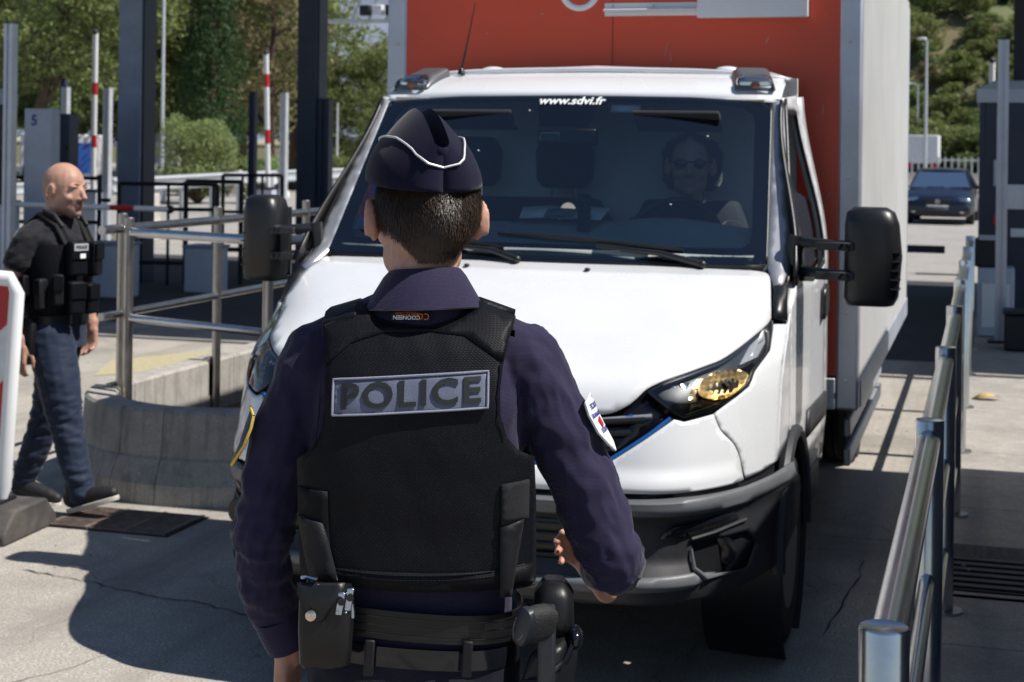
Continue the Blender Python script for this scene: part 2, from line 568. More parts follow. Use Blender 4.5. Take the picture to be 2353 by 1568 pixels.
ground = struct(sheet('ground', -1500, 1500, -300, 2500, -.05, K['dryground']))
plaza = struct(sheet('plaza_road', -70, 30, -40, 128, -.02, K['farroad']))
struct(sheet('canopy_shade_asphalt', -60, -.4, 14.41, 23.5, -.014, K['shadeasphalt']))  # dark sheet paints deeper canopy shade over the pale plaza road
lane = empty('lane_pavement'); struct(lane)
xs = [-10.2, -5.55, -.40]
ys = [-6.0, -1.0, 3.6, 7.72, 10.9, 14.4]
for i in range(2):
    for j in range(5):
        g = .006
        MB().box(((xs[i] + xs[i + 1]) / 2, (ys[j] + ys[j + 1]) / 2, -.05), (xs[i + 1] - xs[i] - 2 * g, ys[j + 1] - ys[j] - 2 * g, .1)).build('concrete_slab', K['concrete'], lane, bevel=.006)
# a long crack and a few short ones in the lane
K['crack'] = M('dark_crack_fill', (.035, .032, .03), .95, var=.3, vs=30)
def crack(pts, w=.010, seed=1):
    r = random.Random(seed); path = []
    for (a, b) in zip(pts[:-1], pts[1:]):
        for k in range(8):
            t = k / 8
            path.append(Vector((a[0] + (b[0] - a[0]) * t + r.uniform(-.012, .012), a[1] + (b[1] - a[1]) * t + r.uniform(-.012, .012), .004)))
    vs = []; fs = []
    for i, p in enumerate(path):
        d = (path[min(i + 1, len(path) - 1)] - path[max(0, i - 1)]).normalized(); nrm = Vector((-d.y, d.x, 0))
        ww = w * r.uniform(.35, 1.2) * (1 if 0 < i < len(path) - 1 else .1)
        vs += [p + nrm * ww, p - nrm * ww]
    for i in range(len(path) - 1):
        fs.append((2 * i, 2 * i + 1, 2 * i + 3, 2 * i + 2))
    return MB().add(vs, fs).build('crack', K['crack'], lane)
crack([(-3.9, 5.95), (-3.52, 5.87), (-3.22, 5.77), (-3.0, 5.75), (-2.67, 5.64), (-2.3, 5.55)], .0042, 3)
crack([(-3.40, 4.4), (-3.1, 4.7), (-2.9, 5.2)], .0025, 5)
crack([(-.50, 7.3), (-.53, 6.6), (-.58, 6.0)], .004, 8)
# worn yellow hatching on the lane beyond the island
struct(MB().add([(-6.61, 11.02, .0), (-6.40, 11.25, .0), (-6.33, 12.3, .0), (-6.48, 12.75, .0), (-6.95, 11.85, .0)], [(0, 1, 2, 3, 4)]).build('road_marking', K['yellow_paint'], None, loc=(0, 0, .004)))

# right toll island: kerb, paving slabs, trench drain
island = empty('toll_island_pavement'); struct(island)
for k in range(16):
    MB().box((-.315, -1 + 2.0 * k + 1.0, .0), (.13, 1.992, .11)).build('kerb_stone', K['slab'], island, bevel=.012)
y = -1.0; k = 0
while y < 24:
    dy = .78
    if not (6.70 < y + dy / 2 < 7.25):
        for (a, b) in ((-.245, .62), (.63, 1.5), (1.51, 2.6)):
            MB().box(((a + b) / 2, y + dy / 2, -.005), (b - a - .008, dy - .010, .10)).build('paving_slab', K['slab'], island, bevel=.004)
    y += dy
tg = empty('trench_grate', (0, 0, 0)); tag(tg, 'dark slotted drain grate set across the paved island by the steel handrail', 'drain grate')
gy0 = 6.63
MB().box((.6, gy0 + .39, -.03), (1.7, .77, .05)).build('grate_bed', K['blackiron'], tg)
for i in range(4):
    for j in range(8):
        MB().box((-.2 + .42 * i + .19, gy0 + .06 + .09 * j, .035), (.36, .045, .02)).build('grate_bar', K['darkmetal'], tg)
for i in range(5):
    MB().box((-.225 + .42 * i, gy0 + .39, .036), (.04, .74, .022)).build('grate_rib', K['steel_dull'], tg)

# concrete island nose on the left: a U of precast segments with a stepped foot
nose = empty('concrete_barrier', (-3.95, 8.15, 0)); tag(nose, 'low curved concrete island wall with stained stepped foot below the steel railing', 'concrete barrier')
prof = [(.115, 0), (.112, .10), (.104, .112), (.062, .215), (.05, .225), (.032, .445), (.018, .46), (-.13, .46), (-.145, .445), (-.145, 0)]
def wallseg(pts, nrm):
    rings = []
    for p, n in zip(pts, nrm):
        rings.append([Vector((p[0] + n[0] * o, p[1] + n[1] * o, z)) for o, z in prof])
    return MB().loft(rings)
R0 = .82
arcs = [(180, 214), (214.3, 250), (250.3, 268), (268.3, 300), (300.3, 330), (330.3, 360)]
for a0, a1 in arcs:
    A = [rad(a0 + (a1 - a0) * t / 6) for t in range(7)]
    wallseg([(R0 * math.cos(a), R0 * math.sin(a)) for a in A], [(math.cos(a), math.sin(a)) for a in A]).build('wall_segment', K['barrier'], nose, angle=25)
for sx in (-1, 1):
    for (a, b) in ((.006, 1.25), (1.256, 2.6), (2.606, 4.2), (4.206, 6.0)):
        wallseg([(sx * R0, a), (sx * R0, b)], [(sx, 0), (sx, 0)]).build('wall_segment', K['barrier'], nose, angle=25)
# earth inside the nose
MB().add([(R0 * .86 * math.cos(rad(a)), R0 * .86 * math.sin(rad(a)), .14) for a in range(180, 361, 15)] + [(R0 * .86, 6, .14), (-R0 * .86, 6, .14)], [tuple(range(15))]).build('soil_bed', K['soil'], nose)

# steel railing standing in the nose
rl = empty('steel_railing', (-4.6, 7.95, 0)); tag(rl, 'two-bar stainless steel railing standing inside the curved concrete island wall', 'railing')
def post(par, x, y, h, r=.027, z0=.14, m='steel_dull'):
    MB().lathe([(r, z0), (r, h - .004), (r - .004, h)], (x, y, 0), n=18).build('post', K[m], par)
for yy in (0, 1.15, 2.5, 3.9):
    post(rl, 0, yy, 1.42)
    MB().box((-.045, yy, .36), (.04, .1, .24)).build('bracket', K['steel_dull'], rl, bevel=.004)
post(rl, .075, -.06, 1.40); post(rl, 1.08, -.42, 1.40); post(rl, 1.42, .25, 1.40)
for z, r in ((1.335, .026), (.865, .022)):
    MB().cyl((0, -.22, z), (0, 3.95, z), r).build('rail', K['steel'], rl)
    MB().cyl((.10, -.07, z - .015), (1.055, -.412, z - .015), r).build('rail', K['steel'], rl)
    MB().cyl((1.10, -.38, z - .015), (1.40, .21, z - .015), r).build('rail', K['steel'], rl)

# handrail along the right edge of the lane
hr = empty('steel_handrail', (-.15, 2.62, 0)); tag(hr, 'polished stainless handrail on capped round posts along the lane edge', 'handrail')
PY_ = [0, 2.06, 3.82, 5.55, 7.28, 9.0, 10.7, 12.4]
for i, yy in enumerate(PY_):
    MB().lathe([(.040, .03), (.040, 1.062), (.038, 1.066), (.037, 1.0655), (.004, 1.063)], (0, yy, 0), n=32).build('post', K['steel'], hr, angle=30)
    MB().lathe([(.075, .045), (.075, .055), (.042, .058)], (0, yy, 0), n=24).build('foot_plate', K['steel_dull'], hr)
    if i < len(PY_) - 1:
        y2 = PY_[i + 1]
        MB().cyl((0, yy + .039, 1.012), (0, y2 - .039, 1.012), .031, n=28).build('rail', K['steel'], hr)
        MB().cyl((0, yy + .039, .62), (0, y2 - .039, .62), .022, n=16).build('rail', K['steel'], hr)
        MB().cyl((0, yy + .039, .28), (0, y2 - .039, .28), .022, n=16).build('rail', K['steel'], hr)
# ------------------------------------------------------------------ toll booths and canopy
K['booth'] = M('booth_dark_blue', (.026, .036, .066), .4, .1, var=.2, vs=2, dirt=.3, dirtcol=(.06, .06, .06))
K['boothglass'] = glass('booth_window', (.35, .42, .45), 1.2)
def booth(name, x0, x1, y0, y1, h, label, roof=.12, sun_blocker=False):
    b = empty(name, ((x0 + x1) / 2, (y0 + y1) / 2, .05)); tag(b, label, 'toll booth')
    w, d = x1 - x0, y1 - y0
    t = .06
    for sx in (-1, 1):
        MB().box((sx * (w / 2 - t / 2), 0, .55), (t, d, 1.1)).build('wall', K['booth'], b, bevel=.006)
        MB().box((sx * (w / 2 - t / 2), 0, h - .28), (t, d, .56)).build('wall', K['booth'], b, bevel=.006)
        n = max(2, int(d / 1.3))
        for i in range(n + 1):
            MB().box((sx * (w / 2 - t / 2), -d / 2 + t / 2 + (d - t) * i / n, (1.1 + h - .56) / 2), (t, t, h - .56 - 1.1)).build('mullion', K['booth'], b)
            if i < n:
                MB().box((sx * (w / 2 - t / 2), -d / 2 + t / 2 + (d - t) * (i + .5) / n, (1.1 + h - .56) / 2), (.012, (d - t) / n - t, h - .56 - 1.1)).build('window_pane', K['boothglass'], b)
                if sun_blocker and sx > 0:
                    MB().box((w / 2 - t - .03, -d / 2 + t / 2 + (d - t) * (i + .5) / n, (1.1 + h - .56) / 2), (.01, (d - t) / n - .02, h - .56 - 1.0)).build('sun_blocker', K['panelgrey'], b)  # opaque panes added inside to stop sun passing through the windows
    for sy in (-1, 1):
        MB().box((0, sy * (d / 2 - t / 2 + .003), h / 2), (w - 2 * t, t, h)).build('wall', K['booth'], b, bevel=.006)
    q = roof
    MB().loft([[Vector((sx * (w / 2 + q), sy * (d / 2 + q), h)) for sx, sy in ((-1, -1), (1, -1), (1, 1), (-1, 1))],
               [Vector((sx * (w / 2 + q), sy * (d / 2 + q), h + .14)) for sx, sy in ((-1, -1), (1, -1), (1, 1), (-1, 1))],
               [Vector((sx * (w / 2 - .15), sy * (d / 2 - .15), h + .24)) for sx, sy in ((-1, -1), (1, -1), (1, 1), (-1, 1))]]).build('roof', K['panelgrey'], b)
    return b
shade_booth = booth('toll_booth', .97, 2.4, 2.4, 9.3, 2.60, 'long dark blue booth out of view on the right island, added to shade the lane', sun_blocker=True)  # unseen booth, added and sized to cast shade on lane and truck side
bo2 = booth('toll_booth', -.10, 2.2, 17.9, 21.6, 2.3, 'dark blue toll booth at the right edge behind the tall aluminium post', roof=.03)
# notices on its front
for (x, z, w, h, mt) in ((-1.0, 1.55, .10, .28, 'panelgrey'), (-.84, 1.30, .22, .26, 'white'), (-.98, 1.05, .14, .10, 'red'), (-.72, .92, .3, .09, 'white')):
    MB().box((x + .05, -1.87, z), (w, .012, h)).build('notice', K[mt], bo2, bevel=.003)
pm = empty('payment_terminal', (.08, 16.3, .05)); tag(pm, 'pale payment cabinet with dark top beneath the dark blue booth', 'payment terminal')
MB().box((0, 0, .33), (.34, .4, .66)).build('cabinet', K['panelgrey'], pm, bevel=.02)
MB().box((-.05, 0, .80), (.30, .36, .27)).build('head', K['darkmetal'], pm, bevel=.02)
MB().box((-.05, -.19, .95), (.22, .03, .05)).build('hood', K['panelgrey'], pm, bevel=.006)
MB().box((0, -.206, .3), (.26, .012, .42)).build('door', K['white'], pm, bevel=.004)
lc = empty('lane_cabinet', (.30, 15.2, .05)); tag(lc, 'low dark cabinet at the foot of the aluminium post on the right island', 'cabinet')
MB().box((0, 0, .16), (.3, .35, .32)).build('body', K['darkmetal'], lc, bevel=.02)
MB().box((0, 0, .34), (.33, .38, .03)).build('lid', K['darkmetal'], lc, bevel=.008)

def alupole(x, y, h, w, label, m='alu', z0=-.02):
    p = empty('aluminium_post', (x, y, z0)); tag(p, label, 'post')
    a = w / 2; g = w * .16
    out = [(-a, -a), (-g, -a), (-g, -a + g), (g, -a + g), (g, -a), (a, -a), (a, a), (-a, a)]
    MB().prism(out, 0, h, 'XY').build('profile', K[m], p)
    MB().box((0, 0, .01), (w * 2.2, w * 2.2, .02)).build('base_plate', K['darkmetal'], p)
    MB().box((0, 0, h + .008), (w * 1.04, w * 1.04, .016)).build('cap', K['darkmetal'], p)
    return p
alupole(.12, 15.7, 2.82, .10, 'tall grooved aluminium post on the right island before the dark booth', z0=.05)
alupole(-10.22, 15.25, 3.1, .105, 'tall grooved aluminium post at the left edge of the view')
alupole(-14.44, 24.41, 2.75, .12, 'aluminium post just left of the big blue-grey canopy column', 'galv')
alupole(-13.44, 29.4, 2.84, .13, 'pale aluminium post right of the second raised red-and-white arm', 'galv')
alupole(-9.65, 20.1, 2.52, .095, 'dark slim post between the cypress and the second raised arm', 'darkblue')
alupole(-16.5, 26.4, 2.83, .12, 'short pale post showing above the dark cabinet', 'galv')
alupole(-16.85, 26.9, 2.99, .11, 'dark slim post far behind the numbered toll machine', 'darkblue')
alupole(-9.60, 22.5, 2.5, .17, 'thick dark post right beside the dark canopy column', 'darkblue')

cn = empty('toll_canopy', (-8, 18.1, 0)); tag(cn, 'flat toll plaza canopy on square blue-grey columns', 'canopy')
MB().box((0, .1, 6.3), (44, 9.3, .5)).build('roof_slab', K['panelgrey'], cn, bevel=.03)
MB().box((0, -4.7, 6.3), (44.2, .12, .8)).build('fascia', K['white'], cn, bevel=.02)
def column(x, y, w, m):
    c = MB().box((x + 8, y - 18.1, 3.0), (w * .86, .05, 6.04)).build('column', K[m], cn, bevel=.008)
    MB().box((x + 8 + .05, y - 18.1 + .19, 3.0), (w * .72, .32, 6.03)).build('column_shade_side', K['darkblue'], c, bevel=.008)  # near-black box behind the front plate paints the column's shaded right side
column(-10.75, 18.72, .38, 'bluegrey'); column(-9.87, 22.4, .36, 'darkblue'); column(.42, 22.0, .3, 'darkmetal')
column(-17.8, 18.7, .38, 'bluegrey'); column(-17.8, 22.4, .38, 'bluegrey'); column(8, 22.0, .38, 'bluegrey')
MB().box((-10.95 + 8, 18.50 - 18.1, 1.05), (.10, .05, .05)).build('lock_box', K['darkmetal'], cn)

# ------------------------------------------------------------------ barrier arms
def arm(name, base, direction, length, bands, r, label, cat='barrier arm', hbox=True):
    a = empty(name, base); tag(a, label, cat)
    d = Vector(direction).normalized()
    p = 0.0
    for L, m in bands:
        q = d * p; w = d * (p + L)
        MB().tube([q, w], [r, r], 12, flat=.7).build('band', K[m], a); p += L
    MB().ball(d * p, (r * 1.05, r * 1.05, r * 1.05)).build('end_cap', K['darkmetal'], a)
    if hbox:
        MB().box((0, 0, -.5), (.34, .34, 1.0)).build('housing', K['panelgrey'], a, bevel=.02)
        MB().box((0, 0, .02), (.36, .36, .04)).build('housing_lid', K['darkmetal'], a, bevel=.01)
    return a
arm('raised_barrier_arm', (-14.66, 24.34, .95), (.003, 0, 1), 2.6, [(.75, 'white'), (.21, 'red'), (.69, 'white'), (.21, 'red'), (.86, 'white')], .052, 'raised red-and-white barrier arm left of the blue-grey column')
arm('raised_barrier_arm', (-13.72, 29.3, .9), (-.035, .01, 1), 2.7, [(.90, 'white'), (.28, 'red'), (.85, 'white'), (.26, 'red'), (.42, 'white')], .055, 'raised red-and-white barrier arm right of the cypress')
arm('raised_barrier_arm', (.03, 25.0, 1.2), (0, 0, 1), 2.0, [(1.3, 'white'), (.20, 'red'), (.48, 'white')], .045, 'raised red-and-white barrier arm tip beside the right aluminium post')
arm('lowered_barrier_arm', (-10.6, 15.62, 1.10), (.99, .29, -.02), 2.0, [(1.25, 'white'), (.27, 'red'), (.40, 'white')], .045, 'lowered white barrier arm with one red band behind the bald officer')
arm('lowered_barrier_arm', (-4.9, 20.2, .64), (1, .03, -.004), 4.3, [(3.9, 'bluegrey')], .05, 'lowered blue-grey barrier arm across the lane behind the truck')
MB().box((0, 0, 0), (.5, .07, .09)).build('arm_tip', K['darkblue'], bpy.data.objects['lowered_barrier_arm.001'], loc=(4.15, .12, -.015))

# ------------------------------------------------------------------ left island furniture
t5 = empty('toll_machine', (-10.44, 16.25, -.02)); tag(t5, 'pale grey toll machine bearing the number 5 behind the bald officer', 'toll machine')
MB().box((-.02, 0, 1.10), (.35, .20, 2.2)).build('cabinet', K['panelgrey'], t5, bevel=.012)
MB().box((-.01, -.108, .55), (.26, .016, .7)).build('door', K['darkmetal'], t5, bevel=.004)
K['bluetext'] = M('blue_lettering', (.05, .05, .25), .5)
text('number', '5', .17, K['bluetext'], t5, Matrix.Translation((-.06, -.104, 2.06)) @ Matrix.Rotation(rad(90), 4, 'X'), bold=.004, extrude=.002)
c5 = empty('control_cabinet', (-10.86, 17.2, -.02)); tag(c5, 'dark steel control cabinet standing beside the numbered toll machine', 'cabinet')
MB().box((.06, 0, 1.08), (.34, .22, 2.16)).build('body', K['darkblue'], c5, bevel=.012)
for z in (1.75, 1.3):
    for sx in (-.15, .15):
        MB().box((.06 + sx, -.118, z), (.035, .016, .06)).build('hinge', K['blackiron'], c5)
MB().box((.06, -.114, .8), (.30, .012, .5)).build('door', K['darkmetal'], c5, bevel=.004)
booth('toll_booth', -14.4, -11.75, 14.5, 17.4, 2.2, 'dark toll booth cut off by the left edge of the view')

def tube_rail(name, x, y, rz, w, h, verts, mids, label, m='blackiron', r=.02, cat='railing'):
    t = empty(name, (x, y, -.02), rz); tag(t, label, cat)
    for k in range(verts):
        xx = -w / 2 + w * k / (verts - 1)
        MB().cyl((xx, 0, 0), (xx, 0, h), r * (1.2 if k in (0, verts - 1) else .8), n=8).build('post', K[m], t)
    for z in mids:
        MB().cyl((-w / 2, 0, z), (w / 2, 0, z), r, n=8).build('rail', K[m], t)
    return t
tube_rail('black_railing', -11.6, 17.9, rad(18), 1.6, 1.36, 4, (1.36, .8, .3), 'black tube railing behind the bald officer, left of the column', r=.025)
tube_rail('black_railing', -10.0, 18.4, rad(16), 1.25, 1.30, 3, (1.30, .98, .3), 'black tube railing directly right of the blue-grey column', r=.025)
tube_rail('black_gate', -9.62, 18.9, rad(16), .72, 1.33, 3, (1.33, .45), 'narrow black tube gate between the column and the dark slim post', r=.028, cat='gate')
tube_rail('black_railing', -9.55, 19.9, rad(16), .8, 1.40, 4, (1.40, .9, .4), 'black tube railing just left of the truck door mirror', r=.022)
for (x, y, w, h, label) in ((-9.9, 16.9, .5, .62, 'low pale utility box under the black railing'), (-9.2, 17.9, .42, .55, 'low pale utility box left of the slim dark post')):
    u = empty('utility_box', (x, y, -.02)); tag(u, label, 'utility box')
    MB().box((0, 0, h / 2), (w, .35, h)).build('body', K['panelgrey'], u, bevel=.015)
    MB().box((0, 0, h + .015), (w + .04, .39, .03)).build('lid', K['bluegrey'], u, bevel=.006)

# far guard rail: W-beam on posts, and concrete blocks
def guard(name, pts, z, label):
    g = empty(name, (0, 0, 0)); tag(g, label, 'guard rail')
    prof = [(0, -.15), (-.05, -.10), (0, -.04), (0, .04), (-.05, .10), (0, .15), (.012, .15), (.012, -.15)]
    for a, b in zip(pts[:-1], pts[1:]):
        a = Vector(a); b = Vector(b); d = (b - a).normalized(); n = Vector((d.y, -d.x, 0))
        MB().loft([[p + n * (-o) + Vector((0, 0, z + h)) for o, h in prof] for p in (a, b)]).build('beam', K['galv'], g)
        L = (b - a).length; k = max(1, int(L / 2))
        for i in range(k):
            p = a + d * (L * i / k) - n * .06
            MB().box((p.x, p.y, z / 2), (.08, .08, z + .2)).build('post', K['galv'], g)
    return g
guard('guard_rail', [(-15.5, 26.4, 0), (-16.9, 34.6, 0), (-17.6, 42, 0), (-18, 52, 0)], .98, 'galvanised guard rail running behind the black railings')
guard('guard_rail', [(-21, 27, 0), (-23, 36, 0), (-24, 44, 0), (-25, 60, 0)], .62, 'second galvanised guard rail along the far verge by the cypress')
for i, (x, y, l, lb) in enumerate(((-15.0, 26.6, 1.6, 'pale concrete road block at the near end of the guard rail'), (-26.5, 56, 9, 'long pale concrete road block far behind the cypress'))):
    c = MB().prism([(-.3, 0), (.3, 0), (.26, .25), (.12, .35), (.10, .85), (-.10, .85), (-.12, .35), (-.26, .25)], -l / 2, l / 2, 'XZ').build('concrete_block', K['barrier_far'], None, bevel=.02, loc=(x, y, -.02))
    c.rotation_euler[2] = rad(12)
    tag(c, lb, 'concrete block')

# ------------------------------------------------------------------ far things, right of the truck
kb = MB().prism([(-.3, 0), (.3, 0), (.12, .3), (.1, .85), (-.1, .85), (-.12, .3)], -26, 14, 'YZ').build('concrete_barrier', K['barrier_far'], None, loc=(0, 77.5, -.02))
tag(kb, 'long pale concrete barrier across the far end of the plaza', 'concrete barrier')
struct(sheet('far_road', -80, 60, 80, 101, -.012, K['asphalt']))
fn = empty('white_fence', (-4, 103.7, 0)); tag(fn, 'white slatted fence in front of the wooded hill', 'fence')
for i in range(46):
    MB().box((-9 + i * .4, 0, .75), (.10, .05, 1.5)).build('slat', K['white'], fn)
for z in (.4, 1.3):
    MB().box((0, .05, z), (18.4, .06, .1)).build('rail', K['white'], fn)
def lamppost(x, y, h, reach, r, label, m='galv'):
    l = empty('lamp_post', (x, y, -.05)); tag(l, label, 'lamp post')
    MB().cyl((0, 0, 0), (0, 0, h), r, r * .6, 10).build('pole', K[m], l)
    if reach:
        MB().tube([(0, 0, h - .1), (-reach * .5, 0, h + .1), (-reach, 0, h + .12)], [r * .5] * 3, 8).build('bracket', K[m], l)
        MB().ball((-reach, 0, h + .08), (.35, .16, .09)).build('lamp_head', K[m], l)
    return l
lamppost(-4.16, 113.5, 9.5, .35, .13, 'grey lamp post rising above the far white truck')
lamppost(-6.42, 154.5, 8.1, .9, .12, 'small far lamp post on the wooded hill beside the taller one')
lamppost(-24.64, 44.9, 9.2, 0, .065, 'thin tall lamp post left of the cypress')
lamppost(-23.3, 55.7, 3.4, 0, .06, 'thin pole standing among the pines left of the truck', 'galv')

K['glasspane'] = glass('dark_glass', (.25, .3, .33), 1.3)
K['truckwhite'] = M('truck_white', (.66, .67, .70), .5, var=.06, dirt=.2)
ft = empty('box_truck', (-4.72, 122, -.02)); tag(ft, 'white box truck seen from behind at the far end of the road', 'truck')
MB().box((0, 3, 2.0), (2.3, 6, 2.1)).build('cargo_box', K['truckwhite'], ft, bevel=.03)
for sx in (-.57, .57):
    MB().box((sx, -.015, 2.0), (1.08, .03, 1.95)).build('rear_door', K['truckwhite'], ft, bevel=.01)
MB().box((0, .1, .75), (2.2, .15, .22)).build('rear_bumper', K['red'], ft, bevel=.02)
MB().box((0, 3, .8), (1.2, 6, .3)).build('chassis', K['darkmetal'], ft)
for sx in (-.85, .85):
    MB().lathe([(.2, -.18), (.45, -.16), (.45, .16), (.2, .18)], (sx, 1.3, .45), 'X', 18).build('wheel', K['blackiron'], ft)
    MB().box((sx, -.03, .95), (.3, .03, .12)).build('tail_light', K['red'], ft)

# the white trailers at the far left
for (x, y, w, h, z0, m, label) in ((-34.9, 62.7, 2.6, 2.0, .4, 'truckwhite', 'white trailer parked beyond the plaza left of the round shrub'), (-33.2, 53.2, 2.6, 1.5, .55, 'truckwhite', 'white and blue van body parked far left behind the posts')):
    tr = empty('parked_trailer', (x, y, -.02), rad(25)); tag(tr, label, 'trailer')
    MB().box((0, 0, z0 + h / 2), (w, 5, h)).build('body', K[m], tr, bevel=.05)
    for i in range(6):
        MB().box((-w / 2 + .2 + i * w / 6.2, -2.52, z0 + h / 2), (.03, .03, h * .94)).build('rib', K['galv'], tr)
    for sx in (-1, 1):
        for sy in (-1.5, 1.5):
            MB().lathe([(.15, -.12), (.38, -.1), (.38, .1), (.15, .12)], (sx * (w / 2 - .2), sy, .38), 'X', 16).build('wheel', K['blackiron'], tr)
K['bluepanel'] = M('bright_blue_panel', (.03, .10, .42), .5)
MB().box((.9, -2.53, 1.2), (.7, .02, 1.1)).build('blue_panel', K['bluepanel'], tr)
gs = empty('sign_gantry', (-14.6, 37.4, -.02)); tag(gs, 'grey lane signal gantry peeking out left of the truck box', 'sign gantry')
MB().cyl((1.5, 0, 0), (1.5, 0, 6), .12).build('mast', K['galv'], gs)
MB().box((.2, 0, 4.9), (3.0, .14, .10)).build('beam', K['galv'], gs)
MB().box((.2, 0, 5.5), (3.0, .14, .10)).build('beam', K['galv'], gs)
for i in range(5):
    MB().cyl((-.7 + .45 * i, 0, 4.9), (-.45 + .45 * i, 0, 5.5), .035, n=8).build('brace', K['galv'], gs)
for i in range(3):
    MB().box((-.25 + .34 * i, -.2, 5.15), (.26, .2, .26)).build('signal_head', K['white'] if i % 2 else K['darkmetal'], gs, bevel=.02)
# motor scooter and kit parked by the far guard rail
sc_ = empty('motor_scooter', (-15.6, 33.8, -.02), rad(40)); tag(sc_, 'white motor scooter parked at the far guard rail behind the truck mirror', 'scooter')
for yy in (-.55, .55):
    MB().lathe([(.1, -.05), (.23, -.05), (.25, 0), (.23, .05), (.1, .05)], (0, yy, .25), 'X', 18).build('wheel', K['blackiron'], sc_)
MB().ball((0, -.35, .65), (.17, .4, .2)).build('rear_body', K['white'], sc_)
MB().tube([(0, .55, .35), (0, .42, .8), (0, .34, 1.1)], [.06, .14, .06], 10).build('leg_shield', K['white'], sc_)
MB().box((0, .1, .36), (.3, .5, .1)).build('floor_board', K['darkmetal'], sc_, bevel=.03)
MB().ball((0, -.3, .86), (.14, .34, .07)).build('saddle', K['blackiron'], sc_)
MB().tube([(-.32, .28, 1.1), (0, .36, 1.12), (.32, .28, 1.1)], .018, 8).build('handlebar', K['blackiron'], sc_)

# ------------------------------------------------------------------ trees
def leaves(mb, c, r, n, size, rnd, updir=0.0, squash=(1, 1, 1)):
    for _ in range(n):
        while True:
            q = Vector((rnd.uniform(-1, 1), rnd.uniform(-1, 1), rnd.uniform(-1, 1)))
            if .25 < q.length < 1: break
        q = q * (q.length ** -.35)
        p = Vector(c) + Vector((q.x * r * squash[0], q.y * r * squash[1], q.z * r * squash[2]))
        a = Vector((rnd.gauss(0, 1), rnd.gauss(0, 1), rnd.gauss(0, 1) + updir)).normalized()
        b = a.cross(Vector((rnd.gauss(0, 1), rnd.gauss(0, 1), rnd.gauss(0, 1)))).normalized()
        s = size * rnd.uniform(.6, 1.4)
        k = len(mb.v)
        mb.v += [p - a * s, p + b * s * .45, p + a * s, p - b * s * .45]
        mb.f.append((k, k + 1, k + 2, k + 3))

def tree_mesh(seed, h, spread, clumps, leafn, leafs, trunk_h, trunk_r, lean=0.0, squash=(1, 1, .62), low=.3):
    rnd = random.Random(seed); cr = MB(); tk = MB()
    top = Vector((lean * h, rnd.uniform(-.05, .05) * h, h * .93))
    path = [Vector((0, 0, 0)), Vector((lean * h * .25, 0, h * .3)), Vector((lean * h * .6, .02 * h, h * .62)), top]
    tk.tube(path, [trunk_r, trunk_r * .8, trunk_r * .5, trunk_r * .15], 9)
    for i in range(clumps):
        t = low + (1 - low) * (i + rnd.random()) / clumps
        base = path[1].lerp(path[2], min(1, max(0, (t - .3) / .32))) if t < .62 else path[2].lerp(path[3], (t - .62) / .38)
        rr = spread * (math.sin(math.pi * min(1, (t - low) / (1.08 - low)) ** .7) * .9 + .15)
        a = rnd.uniform(0, 2 * math.pi); d = rr * rnd.uniform(.25, 1)
        c = base + Vector((math.cos(a) * d, math.sin(a) * d, rnd.uniform(-.03, .05) * h))
        if i % 2 == 0:
            tk.tube([base - Vector((0, 0, .06 * h)), base.lerp(c, .55), c], [trunk_r * .35, trunk_r * .22, trunk_r * .06], 5)
        leaves(cr, c, spread * rnd.uniform(.26, .42), leafn, leafs, rnd, .3, squash)
    return cr, tk

def mk_tree(name, seed, mat, label, group, **kw):
    cr, tk = tree_mesh(seed, **kw)
    t = empty(name); tag(t, label, 'tree', group)
    me = bpy.data.meshes.new('crown'); me.from_pydata([tuple(p) for p in cr.v], [], cr.f)
    place('crown', me, mat, t)
    tk.build('trunk', K['trunk'], t)
    return t
GP = 'pines beyond the plaza'
protos = [mk_tree('pine_tree', 11, K['pine'], 'dark green pine in the belt of trees beyond the plaza', GP, h=11, spread=3.2, clumps=46, leafn=330, leafs=.105, trunk_h=4, trunk_r=.22, lean=.06, low=.12),
          mk_tree('pine_tree', 23, K['pine2'], 'dark green pine in the belt of trees beyond the plaza', GP, h=12, spread=3.4, clumps=44, leafn=330, leafs=.11, trunk_h=4, trunk_r=.24, lean=-.1, low=.16),
          mk_tree('pine_tree', 37, K['pine'], 'dark green pine in the belt of trees beyond the plaza', GP, h=9.5, spread=3.0, clumps=42, leafn=330, leafs=.10, trunk_h=3, trunk_r=.2, lean=.03, low=.06)]
def tpos(px, d):   # bearing from the camera heading (tangent) and distance
    t = (px - 1176.5) / 3700
    return (d * (-.284 + .959 * t), d * (.959 + .284 * t))
spots = []
rnd = random.Random(5)
for i, px in enumerate(range(-260, 1000, 92)):
    spots.append((px + rnd.uniform(-25, 25), rnd.uniform(62, 74), i % 3))
for i, px in enumerate(range(-300, 1050, 78)):
    spots.append((px + rnd.uniform(-25, 25), rnd.uniform(82, 100), (i + 1) % 3))
used = set()
for px, d, k in spots:
    if px > 740 and d > 80: continue
    x, y = tpos(px, d)
    sc = rnd.uniform(.85, 1.2) * (.56 if px > 735 else 1.0)
    if k not in used:
        o = protos[k]; o.location = (x, y, -.2); o.scale = (sc,) * 3; o.rotation_euler[2] = rnd.uniform(0, 6.28); used.add(k)
    else:
        copy_tree(protos[k], None, (x, y, -.2), rnd.uniform(0, 6.28), sc)
dry = mk_tree('dry_tree', 51, K['dry'], 'brownish half-bare tree right behind the cypress', None, h=10, spread=2.6, clumps=34, leafn=180, leafs=.095, trunk_h=4, trunk_r=.2, low=.2)
dry.location = (*tpos(620, 59), -.1)
